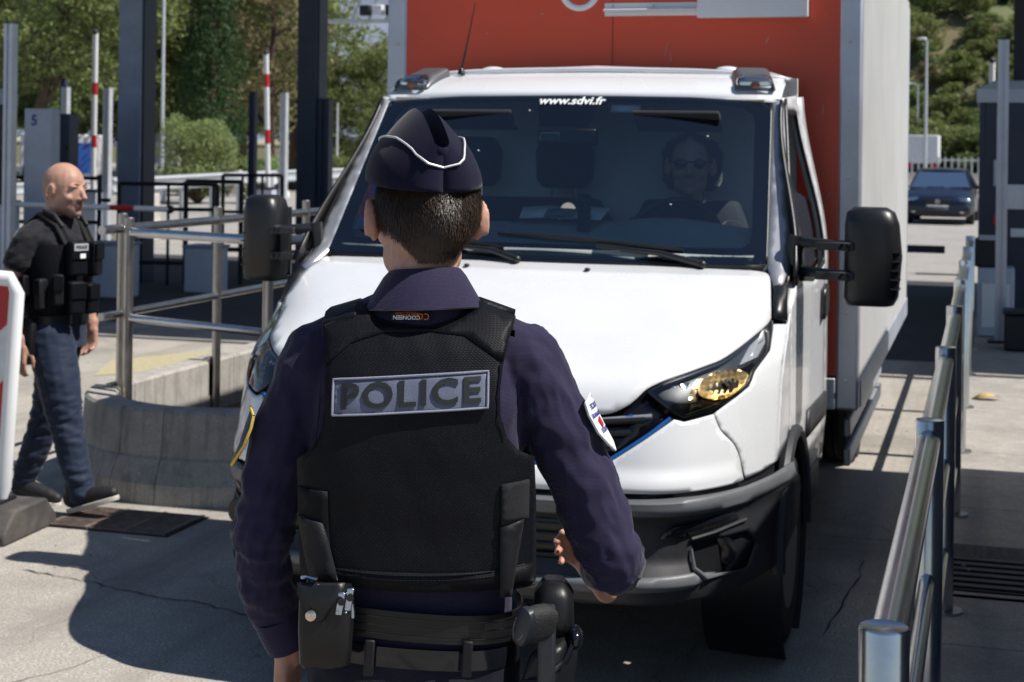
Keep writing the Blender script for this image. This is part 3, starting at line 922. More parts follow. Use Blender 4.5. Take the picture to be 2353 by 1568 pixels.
big = mk_tree('umbrella_pine', 71, K['pine2'], 'broad pine with leaning reddish trunk at the far upper left', None, h=10.5, spread=3.6, clumps=40, leafn=360, leafs=.105, trunk_h=5, trunk_r=.26, lean=.22, low=.36)
big.location = (*tpos(60, 56), -.1)
# cypress: a tall flame of upright sprays
def cypress():
    rnd = random.Random(3); cr = MB(); H = 11.5
    for i in range(330):
        t = rnd.random() ** .9
        z = .35 + t * (H - .6)
        r = 1.08 * (min(1, (t + .05) / .18) ** .5) * (1 - max(0, t - .35) / .68) ** .75
        a = rnd.uniform(0, 6.283); rr = r * rnd.uniform(.72, 1.0)
        leaves(cr, (rr * math.cos(a), rr * math.sin(a), z), .30, 95, .048, rnd, 1.6, (.75, .75, 1.8))
    for i in range(60):
        t = rnd.random(); z = .4 + t * (H - 2)
        leaves(cr, (rnd.uniform(-.3, .3), rnd.uniform(-.3, .3), z), .5, 40, .1, rnd, 1.5, (1, 1, 1.4))
    t = empty('cypress_tree', (-25.44, 49.83, -.05)); tag(t, 'tall dark column-shaped cypress in the middle of the far verge', 'tree')
    me = bpy.data.meshes.new('crown'); me.from_pydata([tuple(p) for p in cr.v], [], cr.f); place('crown', me, K['cypress'], t)
    MB().cyl((0, 0, 0), (0, 0, 9), .16, .04).build('trunk', K['trunk'], t)
cypress()
def bush(name, loc, r, h, n, m, label, seed, cat='shrub'):
    rnd = random.Random(seed); cr = MB(); st = MB()
    for i in range(n):
        a = rnd.uniform(0, 6.283); q = rnd.random() ** .5; z = h * (.18 + .72 * rnd.random())
        rr = r * q * math.sqrt(max(.05, 1 - (max(0, z / h - .35) / .75) ** 2))
        c = Vector((rr * math.cos(a), rr * math.sin(a), z))
        st.tube([(0, 0, 0), c * .5, c], [.03, .02, .006], 5)
        leaves(cr, c, r * .30, 230, .045, rnd, .4)
    t = empty(name, loc); tag(t, label, cat)
    me = bpy.data.meshes.new('crown'); me.from_pydata([tuple(p) for p in cr.v], [], cr.f); place('crown', me, K[m], t)
    st.build('stems', K['trunk'], t)
bush('round_shrub', (-22.6, 43.4, -.05), 1.15, 2.65, 60, 'shrub', 'round grey-green shrub in front of the cypress', 9)
bush('verge_shrub', (-21.1, 44.6, -.05), .7, 1.5, 26, 'shrub', 'small shrub at the foot of the cypress', 19)
bush('verge_shrub', (-21.5, 52.0, -.05), .8, 1.4, 26, 'pine2', 'low green shrub far left of the truck windscreen', 29)

# wooded hillside on the right and the ridge on the left
hl = MB(); N = 40
def hz(x, y):
    return max(-.3, (y - 150) * .42 * sm(150, 190, y) + 2.5 * noise.noise(Vector((x * .03, y * .03, 0))) * sm(150, 175, y)) - .2
vs = [(-60 + 200 * i / N, 140 + 220 * j / N, hz(-60 + 200 * i / N, 140 + 220 * j / N)) for j in range(N + 1) for i in range(N + 1)]
fs = [(j * (N + 1) + i, j * (N + 1) + i + 1, (j + 1) * (N + 1) + i + 1, (j + 1) * (N + 1) + i) for j in range(N) for i in range(N)]
struct(hl.add(vs, fs).build('hillside', K['hillgreen'], None, angle=180))
hp = [mk_tree('hillside_tree', 81, K['pine2'], 'rounded green tree on the far wooded hillside', 'trees on the far hillside', h=4.4, spread=2.4, clumps=24, leafn=170, leafs=.15, trunk_h=1, trunk_r=.16, low=.0),
      mk_tree('hillside_tree', 91, K['pine'], 'rounded green tree on the far wooded hillside', 'trees on the far hillside', h=4.2, spread=2.5, clumps=24, leafn=170, leafs=.15, trunk_h=1, trunk_r=.16, low=.0),
      mk_tree('hillside_tree', 95, K['dry'], 'dry brownish bush on the far wooded hillside', 'dry bushes on the far hillside', h=3, spread=2.2, clumps=16, leafn=70, leafs=.22, trunk_h=.5, trunk_r=.1, low=.0)]
rnd = random.Random(12); used = set()
for i in range(230):
    y = 140 + 62 * rnd.random(); x = rnd.uniform(-18, 12)
    if i > 150: x = rnd.uniform(-60, 60)
    k = rnd.choice((0, 1, 0, 1, 2)); sc = rnd.uniform(.6, 1.25)
    if y < 150: k = rnd.choice((0, 1))
    z = hz(x, y) - .3
    if k not in used:
        hp[k].location = (x, y, z); hp[k].scale = (sc,) * 3; used.add(k)
    else:
        copy_tree(hp[k], None, (x, y, z), rnd.uniform(0, 6.28), sc)
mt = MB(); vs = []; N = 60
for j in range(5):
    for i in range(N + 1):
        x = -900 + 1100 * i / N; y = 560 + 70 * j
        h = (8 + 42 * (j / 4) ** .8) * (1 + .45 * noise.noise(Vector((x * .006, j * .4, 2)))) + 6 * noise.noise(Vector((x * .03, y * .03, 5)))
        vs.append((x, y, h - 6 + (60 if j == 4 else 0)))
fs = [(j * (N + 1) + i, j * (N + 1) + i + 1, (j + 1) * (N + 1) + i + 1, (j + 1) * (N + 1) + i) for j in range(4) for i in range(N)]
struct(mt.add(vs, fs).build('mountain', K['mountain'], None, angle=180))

# ------------------------------------------------------------------ the white delivery truck
K['paint'] = M('white_truck_paint', (.66, .675, .695), .28, var=.03, vs=3, coat=.6, dirt=.10, dirtcol=(.50, .48, .44))
K['bumperlit'] = M('bumper_plastic_highlight', (.11, .115, .125), .45, var=.1, vs=6, bump=.2, bs=300, dirt=.3, dirtcol=(.14, .135, .13))  # lighter copy of the bumper plastic, sky highlights put into its colour
K['bumper'] = M('grey_bumper_plastic', (.022, .023, .027), .5, var=.15, vs=6, bump=.25, bs=300, dirt=.35, dirtcol=(.12, .115, .11))
K['blackplastic'] = M('black_plastic', (.010, .0105, .012), .38, var=.2, vs=8, bump=.1, bs=300)
K['blackgloss'] = M('black_gloss', (.006, .007, .010), .12, var=.1)
K['frit'] = M('black_glass_border', (.004, .006, .010), .10, var=.1)
K['pillar'] = M('grey_pillar_trim', (.36, .37, .40), .36, .45, var=.06)
K['lampgrey'] = M('grey_lamp_housing', (.10, .105, .115), .38, .3, var=.08)
K['chrome'] = M('chrome_reflector', (.75, .76, .78), .10, 1.0, var=.05)
K['chromeamber'] = M('amber_reflector', (.90, .64, .30), .30, .85, var=.15)
K['amber'] = M('amber_plastic', (.45, .15, .03), .25, var=.1)
K['amberdark'] = M('dark_amber_cell', (.16, .04, .012), .2)
K['blueline'] = M('blue_trim', (.01, .09, .32), .3, var=.1)
K['windshield'] = glass('windshield_glass', (.76, .88, .90), 3.2)
K['clearlens'] = glass('clear_lens', (.92, .95, .97), 1.8)
K['sideglass'] = glass('side_glass', (.60, .70, .70), 1.2)
K['orange'] = M('orange_red_panel', (.68, .075, .030), .42, var=.05, vs=2.5, bump=.03, bs=40, dirt=.12, dirtcol=(.28, .05, .03))
K['boxwhite'] = M('box_white_panel', (.52, .525, .525), .45, var=.06, vs=1.5, dirt=.35, dirtcol=(.40, .37, .33))
K['tyre'] = M('tyre_rubber', (.012, .012, .013), .8, var=.3, vs=20, bump=.3, bs=90)
K['rimgrey'] = M('steel_wheel', (.22, .22, .23), .45, .6, var=.15)
K['dash'] = M('dashboard_plastic', (.34, .37, .37), .7, var=.1, bump=.2, bs=250)
K['cabgrey'] = M('cab_lining', (.6, .58, .55), .9, var=.1)
K['seat'] = weave('seat_fabric', (.018, .019, .022), 300, .4)
K['paper'] = M('paper', (.80, .81, .80), .8, var=.04)
K['textwhite'] = M('white_lettering', (.85, .86, .86), .6, var=.02)
K['blackfilm'] = M('black_sticker', (.008, .008, .010), .4, var=.1)

PZ = [.18, .26, .32, .36, .40, .43, .455, .50, .61, .635, .65, .695, .705, .72, .76, .85, .93, .99, 1.04, 1.08, 1.13, 1.18, 1.25, 1.32, 1.37, 1.44, 2.03, 2.08, 2.13, 2.17, 2.19]
PY = [.30, .18, .09, .045, .02, .005, .02, .05, .05, .03, .0, .0, .025, .03, .035, .06, .09, .115, .145, .20, .36, .52, .70, .88, 1.02, 1.09, 1.60, 1.68, 1.82, 2.05, 2.3]
# the profile is smoothed above the bumper so that the pressed panels carry no facets
_tab = []
for _k in range(0, 420):
    _z = .18 + .005 * _k
    if _z < .73:
        _tab.append(interp(_z, PZ, PY)); continue
    _sg = .020 if _z < 1.9 else .014
    if abs(_z - 1.40) < .05: _sg = .012
    _a = _b = 0.0
    for _d in range(-14, 15):
        _w = math.exp(-(_d * .22) ** 2 / 2); _q = max(.735, _z + _d * .22 * _sg)
        _a += _w * interp(_q, PZ, PY); _b += _w
    _tab.append(_a / _b)
def prof_y(z):
    t = max(0.0, min(418.0, (z - .18) / .005)); i = int(t)
    return _tab[i] + (_tab[i + 1] - _tab[i]) * (t - i)
def F(x, z):
    s = abs(x); y = prof_y(z); w = sm(1.03, 1.35, z)
    return y + (.10 * s * s + .55 * min(1.3, max(0, (s - .55) / .47)) ** 3) * (1 - w) + .14 * s * s * w
def Fs(off=0.0):
    return lambda x, z: (x, F(x, z) + off, z)

VAN = empty('delivery_truck', (-1.69, 4.95, 0)); tag(VAN, 'white delivery truck with orange-red fronted cargo box facing the camera', 'truck')
FR = (0, -1, .2)
hood_r = [(0, 1.374), (.45, 1.373)] + spl([(.84, 1.365), (.895, 1.358), (.918, 1.338), (.935, 1.285), (.948, 1.222)], 3)[:-1] + spl([(.948, 1.216), (.932, 1.188), (.847, 1.118), (.785, 1.095), (.687, 1.064), (.634, 1.038), (.605, 1.008), (.572, .982), (.502, .957), (.3, .944), (0, .94)], 4)
def hood_s(x, z):
    y = F(x, z); s = abs(x)
    ridge = math.exp(-((s - (.62 + .25 * (1.35 - z) * 0)) / .035) ** 2) * .006 * sm(1.0, 1.15, z)
    dent = -.010 * math.exp(-((s - .50) / .10) ** 2) * sm(1.05, 1.2, z)
    return (x, y, z)
panel('hood', mirror(hood_r), hood_s, K['paint'], VAN, .028, .006, out=FR)
MB().ball((.24, F(.24, 1.352) - .004, 1.358), (.012, .012, .006)).build('washer_nozzle', K['blackplastic'], VAN)
MB().ball((-.24, F(-.24, 1.352) - .004, 1.358), (.012, .012, .006)).build('washer_nozzle', K['blackplastic'], VAN)
# dark inner shell behind the gaps
inner = mirror([(0, 1.36), (.93, 1.33), (.99, 1.0), (1.0, .5), (.9, .36), (0, .36)])
panel('inner_shell', inner, Fs(.035), K['blackplastic'], VAN, .08, .0, out=FR)
# grille, bars and blue trims
gr = [(0, .934), (.3, .938), (.502, .949), (.572, .973), (.613, 1.009), (.63, 1.028), (.715, .961), (.724, .949), (.64, .886), (.548, .824), (.47, .80), (0, .795)]
grille = panel('grille', mirror(gr), Fs(.02), K['blackgloss'], VAN, .05, .004, out=FR)
for z, x1 in ((.915, .64), (.875, .60), (.835, .53)):
    MB().tube([(-x1 + 2 * x1 * i / 16, F(-x1 + 2 * x1 * i / 16, z) + .008, z + .03 * abs(-1 + i / 8) ** 2) for i in range(17)], .010, 8).build('grille_bar', K['blackplastic'], grille)
for sx in (-1, 1):
    MB().tube([(sx * x, F(x, z) + .004, z) for x, z in ((.716, .948), (.66, .902), (.60, .860), (.54, .82), (.46, .80), (.2, .797))], .007, 8).build('trim', K['blueline'], grille)
    MB().tube([(sx * x, F(x, z) + .004, z) for x, z in ((.60, .955), (.53, .935), (.40, .925), (.15, .92))], .006, 8).build('trim', K['blueline'], grille)
    MB().tube([(sx * x, F(x, z) + .004, z) for x, z in ((.66, .955), (.56, .945), (.50, .938))], .008, 8).build('trim', K['pillar'], grille)
# painted bumper and grey plastic bumper
bw = [(0, .790), (.47, .795), (.55, .819), (.643, .882), (.728, .945), (.757, .936)] + spl([(.838, .951), (.858, .8995), (.893, .850), (.911, .80), (.926, .726)], 4) + [(.90, .722), (.596, .724), (0, .724)]
panel('front_bumper', mirror(bw), lambda x, z: (x, F(x, z) - .02 * sm(.80, .74, z) + .0, z), K['paint'], VAN, .014, .01, out=FR)
fogh = [(.785, .56), (.93, .545), (.955, .50), (.94, .43), (.835, .44), (.80, .48)]
bl = [(0, .703), (.607, .705), (.93, .699), (1.0, .705), (1.045, .718), (1.062, .66), (1.055, .5), (1.02, .392), (.917, .37), (.68, .362), (0, .356)]
blm = mirror(bl)
panel('bumper_strip', mirror([(0, .708), (.607, .710), (.93, .704), (1.0, .710), (1.045, .722), (1.058, .668), (1.0, .655), (.93, .648), (.607, .655), (0, .655)]), Fs(-.006), K['bumperlit'], VAN, .02, .012, out=FR)  # ledge strip in lighter plastic, a painted sky highlight
panel('lip_highlight', mirror([(0, .452), (.5, .452), (.80, .462), (.86, .45), (.80, .415), (.5, .405), (0, .405)]), Fs(-.008), K['bumperlit'], VAN, .02, .010, out=FR)  # highlight along the lower lip, painted in lighter plastic
panel('lower_bumper', blm, Fs(), K['bumper'], VAN, .014, .008, holes=[fogh, [(-x, z) for x, z in reversed(fogh)]], out=FR)
panel('air_intake', mirror([(0, .625), (.55, .625), (.60, .60), (.55, .50), (0, .49)]), Fs(-.004), K['blackplastic'], VAN, .05, .002, out=FR)
for i in range(4):
    z = .51 + i * .033
    MB().tube([(-.55 + 1.1 * k / 14, F(-.55 + 1.1 * k / 14, z) - .010, z) for k in range(15)], .006, 6).build('intake_slat', K['bumper'], VAN)
pl = panel('licence_plate', [(-.26, .49), (.26, .49), (.26, .6), (-.26, .6)], lambda x, z: (x, -.012, z), K['textwhite'], VAN, .2, .004, out=FR)
for sx in (-1, 1):
    S = lambda x, z, o=0.0: (sx * x, F(x, z) + o, z)
    fl = empty('fog_light', (0, 0, 0)); fl.parent = VAN
    panel('recess', [(.775, .57), (.94, .555), (.965, .5), (.95, .42), (.83, .43), (.79, .48)], lambda x, z: S(x, z, .05), K['blackplastic'], fl, .04, 0, out=FR)
    MB().lathe([(.046, .03), (.050, .0), (.040, -.004), (.002, .006)], (sx * .865, F(.865, .5) + .02, .5), 'Y', 20).build('lens', K['blackgloss'], fl)
    MB().tube([S(.79, .535, -.008), S(.80, .475, -.012), S(.835, .442, -.014), S(.90, .437, -.012)], [.003, .008, .010, .003], 8).build('recess_highlight', K['bumperlit'], fl)  # pale crescent paints the highlight on the recess edge
    il = panel('indicator', [(.70, .575), (.74, .612), (.90, .628), (.915, .60), (.84, .588), (.76, .572)], lambda x, z: S(x, z, -.012), K['blackgloss'], VAN, .03, .01, out=FR)
    panel('amber_cell', [(.795, .590), (.795, .604), (.83, .611), (.83, .596)], lambda x, z: S(x, z, -.0135), K['amberdark'], il, .03, .002, out=FR)
    MB().tube([S(.79, .566, -.012), S(.85, .575, -.014), S(.93, .588, -.012)], .006, 6).build('brow', K['bumper'], VAN)
    # headlight
    hlm = empty('headlight', (0, 0, 0)); hlm.parent = VAN
    ho = spl([(.950, 1.212), (.962, 1.118), (.934, 1.066), (.924, 1.024), (.871, .981), (.756, .948)], 3) + [(.721, .968), (.636, 1.030)] + spl([(.690, 1.060), (.787, 1.091), (.849, 1.113), (.932, 1.182)], 3)
    panel('housing', ho, lambda x, z: S(x, z, .055), K['blackgloss'], hlm, .03, 0, out=FR)
    panel('rim', ho, lambda x, z: S(x, z, .004), K['blackplastic'], hlm, .02, .012, holes=[spl([(.938, 1.180), (.951, 1.118), (.924, 1.068), (.914, 1.028), (.866, .991), (.757, .959)], 3) + [(.729, .975), (.653, 1.030)] + spl([(.70, 1.052), (.79, 1.082), (.856, 1.105), (.926, 1.166)], 3)], out=FR)
    c = (.852, 1.035)
    ring = [(c[0] + .070 * math.cos(a / 24 * 6.283), c[1] + .044 * math.sin(a / 24 * 6.283)) for a in range(24)]
    def bowl(x, z):
        q = ((x - c[0]) / .074) ** 2 + ((z - c[1]) / .048) ** 2
        rib = .006 * math.sin(x * 420) * (q < .9) + .004 * math.sin(z * 500)
        return S(x, z, .052 - .034 * min(1, q) + rib)
    panel('reflector', ring, bowl, K['chromeamber'], hlm, .008, 0, out=FR, angle=180)
    MB().lathe([(.013, 0), (.013, -.02), (.006, -.026)], (sx * .862, F(.862, 1.04) + .035, 1.04), 'Y', 12).build('bulb', K['chrome'], hlm)
    panel('amber_reflector', [(.765, .962), (.80, .968), (.785, 1.005), (.79, 1.04), (.80, 1.058), (.772, 1.056), (.758, 1.01)], lambda x, z: S(x, z, .040 + .004 * math.sin(z * 300)), K['chromeamber'], hlm, .012, 0, out=FR)
    panel('inner_reflector', [(.67, 1.024), (.735, .975), (.75, .97), (.745, 1.01), (.755, 1.05), (.70, 1.038)], lambda x, z: S(x, z, .045 + .006 * math.sin(x * 260) * math.sin(z * 240)), K['chrome'], hlm, .008, 0, out=FR)
    panel('blade', [(.885, 1.085), (.93, 1.10), (.945, 1.15), (.935, 1.178), (.90, 1.135)], lambda x, z: S(x, z, .03), K['pillar'], hlm, .02, 0, out=FR)
    panel('lens', ho, lambda x, z: S(x, z, -.004), K['clearlens'], hlm, .03, 0, out=FR)
    # front wing: it wraps round to the side plane, where the side piece takes over
    seam = spl([(.838, .951), (.858, .8995), (.893, .850), (.911, .80), (.926, .726)], 4)
    fo = [(.872, .976), (.926, 1.018), (.936, 1.062), (.965, 1.116), (.960, 1.195), (1.004, 1.19), (1.004, 1.0), (1.004, .9), (1.004, .80), (1.004, .748), (.965, .732)] + list(reversed(seam))
    panel('front_wing', fo, lambda x, z: S(x, z), K['paint'], VAN, .011, .008, out=FR)
    MB().tube([Vector(S(x, z, .0010)) for x, z in seam], .0019, 6).build('panel_gap', K['blackplastic'], VAN)

# windshield
wso = [(0, 2.032), (.5, 2.027), (.80, 2.012), (.825, 1.995), (.838, 1.96), (.888, 1.42), (.885, 1.392), (.86, 1.383), (.4, 1.386), (0, 1.388)]
wsi = [(0, 2.010), (.6, 2.000), (.73, 1.985), (.765, 1.962), (.778, 1.92), (.822, 1.49), (.818, 1.46), (.79, 1.442), (.4, 1.440), (0, 1.442)]
def bump_mid(pts):
    q = [(.105, 1.90), (.13, 2.009)]
    return [(0, 1.90)] + q + pts[1:]
wsi2 = bump_mid(wsi)
ws = panel('windshield', mirror(wso), Fs(-.002), K['windshield'], VAN, .05, 0, out=FR)
panel('dark_border', mirror(wso), Fs(.003), K['frit'], ws, .03, 0, holes=[mirror(wsi2)], out=FR)
def ws_proj(cx, cz, k=1.0):
    def f(q):
        x = cx + q.x; z = cz + q.y * .80
        return Vector((x, F(x, z) - .0045 - q.z, z))
    return f
st = panel('web_sticker', [(-.135, 1.999), (.155, 1.999), (.155, 2.026), (-.135, 2.026)], Fs(-.0035), K['blackfilm'], ws, .05, 0, out=FR)
text('lettering', 'www.sdvi.fr', .056, K['textwhite'], ws, None, bold=.0012, sx=1.05, shear=.15, project=ws_proj(.012, 2.0125))
panel('toll_tag', [(.185, 1.968), (.305, 1.966), (.305, 1.995), (.185, 1.997)], Fs(.01), K['paper'], ws, .05, .003, out=FR)
panel('insurance_sticker', [(-.815, 1.472), (-.755, 1.468), (-.750, 1.52), (-.80, 1.525)], Fs(.006), M('blue_sticker', (.06, .30, .50), .5), ws, .05, 0, out=FR)
panel('purple_sticker', [(-.785, 1.60), (-.745, 1.61), (-.735, 1.66), (-.76, 1.69), (-.79, 1.65)], Fs(.006), M('purple_sticker', (.22, .12, .45), .5), ws, .05, 0, out=FR)
for (x, z) in ((-.34, 1.80), (.60, 1.87), (-.16, 1.97), (.5, 1.60)):
    MB().ball((x, F(x, z) - .003, z), (.004, .002, .003)).build('dust_spot', K['textwhite'], ws)
# cowl and wipers
cowl = panel('cowl', mirror([(0, 1.43), (.84, 1.425), (.895, 1.392), (.88, 1.365), (0, 1.37)]), Fs(.006), K['blackplastic'], VAN, .06, .004, out=FR)
def wiper(a, mid, b, blade):
    w = empty('wiper', (0, 0, 0)); w.parent = VAN
    P = lambda x, z, o: Vector((x, F(x, z) - o, z))
    MB().tube([P(*a, .02), P(*mid, .035), P(*b, .028)], [.014, .011, .008], 8).build('arm', K['blackplastic'], w)
    MB().tube([P(x, z, .014) for x, z in blade], [.005, .009, .009, .005], 6).build('blade', K['blackplastic'], w)
    MB().ball(P(*a, .022), .016).build('pivot', K['blackplastic'], w)
wiper((.66, 1.383), (.50, 1.42), (.25, 1.44), [(.58, 1.432), (.35, 1.452), (.05, 1.47), (-.16, 1.478)])
wiper((-.05, 1.383), (-.16, 1.415), (-.35, 1.43), [(-.12, 1.425), (-.35, 1.45), (-.6, 1.47), (-.78, 1.478)])

# roof and pillars, side panels
roof_r = [(0, 2.185), (.78, 2.158), (.84, 2.14), (.87, 2.10), (.868, 2.04), (.845, 2.018), (.80, 2.018), (.5, 2.033), (0, 2.038)]
panel('roof', mirror(roof_r), lambda x, z: (x, min(2.08, F(x, z)) , z - .05 * max(0, abs(x) - .55) ** 2), K['paint'], VAN, .03, .006, out=FR)
# roof top sheet behind the leading edge
def roof_top(x, y):
    return (x, y, 2.172 + .014 * (y - 2.0) - .12 * max(0, abs(x) - .45) ** 2 - .03 * x * x)
panel('roof_top', [(-.86, 1.93), (.86, 1.93), (.88, 2.10), (.80, 2.13), (-.80, 2.13), (-.88, 2.10)], roof_top, K['paint'], VAN, .05, .02, out=(0, 0, 1))
def W(y, z):
    t = sm(1.35, 2.1, z)
    lo = interp(y, [.6, 1.0, 1.9], [1.005, 1.005, 1.03]); hi = interp(y, [1.0, 1.6, 2.05], [.80, .862, .915])
    return lo * (1 - t) + hi * t - .02 * sm(.75, .4, z)
for sx in (-1, 1):
    SS = lambda y, z, o=0.0: (sx * (W(y, z) + o), y, z)
    OUT = (sx, 0, 0)
    # windscreen pillar, a strip that follows the glass edge
    pp = [(.838, 2.012), (.878, 2.028), (.962, 1.50), (.972, 1.395), (.97, 1.33), (.935, 1.32), (.892, 1.385)]
    ap = panel('windscreen_pillar', pp, lambda x, z: (sx * x, F(x, z) + .004, z), K['pillar'], VAN, .03, .03, out=FR)
    panel('pillar_edge', [(.878, 2.03), (.892, 2.03), (.974, 1.50), (.984, 1.40), (.985, 1.33), (.970, 1.33), (.972, 1.395), (.962, 1.50)], lambda x, z: (sx * x, F(x, z) + .006, z), K['blackplastic'], VAN, .03, .03, out=FR)
    panel('pillar_seal', [(.826, 2.0), (.838, 2.008), (.894, 1.39), (.884, 1.392)], lambda x, z: (sx * x, F(x, z) + .0, z), K['blackplastic'], VAN, .03, .01, out=FR)
    panel('pillar_foot', [(.93, 1.345), (.985, 1.345), (1.0, 1.2), (.955, 1.215), (.94, 1.30)], lambda x, z: (sx * x, F(x, z) + .012, z), K['blackplastic'], VAN, .03, .03, out=FR)
    # side: wing piece, door with window, rear pillar
    yb = [(F(1.004, z), z) for z in (.748, .80, .85, .9, .95, 1.0, 1.05, 1.1, 1.15, 1.19)]
    panel('side_wing', [q for q in yb if q[0] < .972] + [(.980, 1.22), (.980, .79), (.86, .765)], lambda y, z: SS(y, z, 0), K['paint'], VAN, .03, .01, out=OUT)
    win = [(1.26, 1.34), (1.20, 1.385), (1.68, 1.955), (1.90, 1.965), (1.93, 1.36), (1.6, 1.31)]
    dr = panel('door', [(.985, .62), (.985, 1.24), (1.10, 1.31), (1.22, 1.322), (1.6, 1.292), (1.952, 1.342), (1.918, 1.985), (1.72, 1.98), (1.70, 2.03), (1.96, 2.05), (1.99, 1.3), (1.99, .52), (1.45, .50), (1.36, .66), (1.2, .74), (1.05, .70)], SS, K['paint'], VAN, .03, .03, out=OUT)
    panel('window_glass', win if sx < 0 else [(1.26, 1.34), (1.20, 1.385), (1.45, 1.68), (1.91, 1.60), (1.93, 1.36), (1.6, 1.31)], lambda y, z: SS(y, z, -.02), K['sideglass'], dr, .06, 0, out=OUT)
    panel('window_frame', [(1.22, 1.325), (1.09, 1.315), (1.10, 1.38), (1.68, 2.025), (1.72, 1.985), (1.915, 1.982), (1.95, 1.345), (1.6, 1.295)], lambda y, z: SS(y, z, .002), K['blackplastic'], dr, .05, .012, holes=[win], out=OUT)
    panel('door_handle', [(1.80, 1.12), (1.93, 1.14), (1.95, 1.22), (1.92, 1.26), (1.82, 1.24)], lambda y, z: SS(y, z, .022), K['blackplastic'], dr, .03, .02, out=OUT)
    panel('door_trim', [(1.38, .70), (1.98, .70), (1.98, .80), (1.42, .80)], lambda y, z: SS(y, z, .012), K['bumper'], dr, .08, .012, out=OUT)
    panel('rear_pillar', [(1.97, .5), (1.97, 2.04), (2.10, 2.05), (2.12, .5)], SS, K['paint'], VAN, .06, .03, out=OUT)
    panel('sill', [(1.42, .34), (2.1, .36), (2.1, .52), (1.45, .50)], lambda y, z: SS(y, z, -.01), K['bumper'], VAN, .06, .02, out=OUT)
    # wheel arch lip
    MB().tube([(sx * 1.012, 1.04 + .42 * math.cos(a * math.pi / 12), .36 + .42 * math.sin(a * math.pi / 12)) for a in range(0, 13)], .026, 8).build('wheel_arch', K['bumper'], VAN)
    MB().lathe([(.40, -.16), (.41, .0), (.41, .12)], (sx * .9, 1.04, .36), 'X', 24, caps=False).build('arch_liner', K['blackplastic'], VAN)
    # mirror: tall housing on two arms
    mr = empty('door_mirror', (1.28 if sx > 0 else -1.20, 1.22, 1.425)); mr.parent = VAN
    if sx < 0: mr.scale = (.82, 1, .97)
    rings = []
    for z, hw, hd in ((-.185, .075, .05), (-.18, .090, .07), (-.15, .102, .085), (0, .106, .09), (.12, .100, .09), (.165, .088, .08), (.183, .06, .055)):
        rings.append([Vector(((hw * math.copysign(abs(math.cos(a)) ** .6, math.cos(a)) + (-.012 * (z / .18) ** 2)) , hd * math.copysign(abs(math.sin(a)) ** .6, math.sin(a)), z)) for a in [k / 24 * 6.283 for k in range(24)]])
    MB().loft(rings).build('housing', K['blackplastic'], mr, angle=60)
    for k in range(5):
        MB().box((sx * .085, -.045, -.115 + .034 * k), (.035, .07, .005)).build('rib', K['blackgloss'], mr)
    MB().box((0, .092, -.02), (.17, .006, .30)).build('mirror_glass', K['chrome'], mr, bevel=.002)
    for z in (.038, -.072):
        ar = MB().tube([(-sx * .28, -.02, z + .012), (-sx * .20, -.06, z + .006), (-sx * .08, -.075, z)], [.022, .021, .020], 8, flat=1.0).build('arm', K['blackplastic'], mr)
        MB().box((-sx * .135, -.092, z), (.14, .012, .030), Matrix.Rotation(sx * rad(8), 3, 'Z')).build('lattice', K['bumper'], ar, bevel=.003)
        for k in range(5):
            MB().box((-sx * (.085 + .026 * k), -.102 + .004 * k, z), (.010, .006, .022), Matrix.Rotation(rad(40 if k % 2 else -40), 3, 'Y')).build('lattice_rib', K['blackgloss'], ar)
    MB().tube([(-sx * .28, -.02, .07), (-sx * .29, -.02, 0), (-sx * .28, -.02, -.10)], .030, 10).build('mount', K['blackplastic'], mr)
    # corner marker light on the roof edge
    ml = empty('marker_light', (sx * .745, 1.79, 2.085)); ml.parent = VAN
    ml.rotation_euler[2] = rad(sx * 14)
    MB().loft([[Vector((x, y, z)) for x, y, z in ring] for ring in (
        [(-.085, -.05, -.032), (.085, -.05, -.032), (.085, .14, .035), (-.085, .14, .035)],
        [(-.085, -.06, -.01), (.085, -.06, -.01), (.08, .14, .07), (-.08, .14, .07)],
        [(-.06, .02, .05), (.06, .02, .05), (.06, .14, .085), (-.06, .14, .085)])]).build('base', K['lampgrey'], ml, bevel=.01)
    MB().loft([[Vector((sx * x, y, z)) for x, y, z in ring] for ring in (
        [(-.078, -.085, -.030), (.078, -.085, -.030), (.078, -.03, -.030), (-.078, -.03, -.030)],
        [(-.072, -.078, .012), (.072, -.078, .012), (.078, -.02, .03), (-.078, -.02, .03)],
        [(-.050, -.045, .040), (.050, -.045, .040), (.05, 0, .048), (-.05, 0, .048)])]).build('lens', K['clearlens'], ml, bevel=.008)
    MB().box((0, -.04, -.003), (.13, .012, .05)).build('reflector', K['chrome'], ml, bevel=.004)
    MB().ball((sx * .0, -.058, .0), (.020, .014, .016)).build('bulb', K['amber'], ml)

MB().tube([(-.58, 1.90, 2.15), (-.557, 1.92, 2.30), (-.532, 1.94, 2.46)], [.006, .0035, .002], 6).build('antenna', K['blackplastic'], VAN)
MB().lathe([(.018, 0), (.014, .02), (.006, .03)], (-.58, 1.90, 2.137), n=12).build('antenna_base', K['blackplastic'], VAN)
for x in (-.46, .60):
    MB().ball((x, 2.0, 2.16), (.055, .05, .018)).build('roof_cap', K['paint'], VAN)

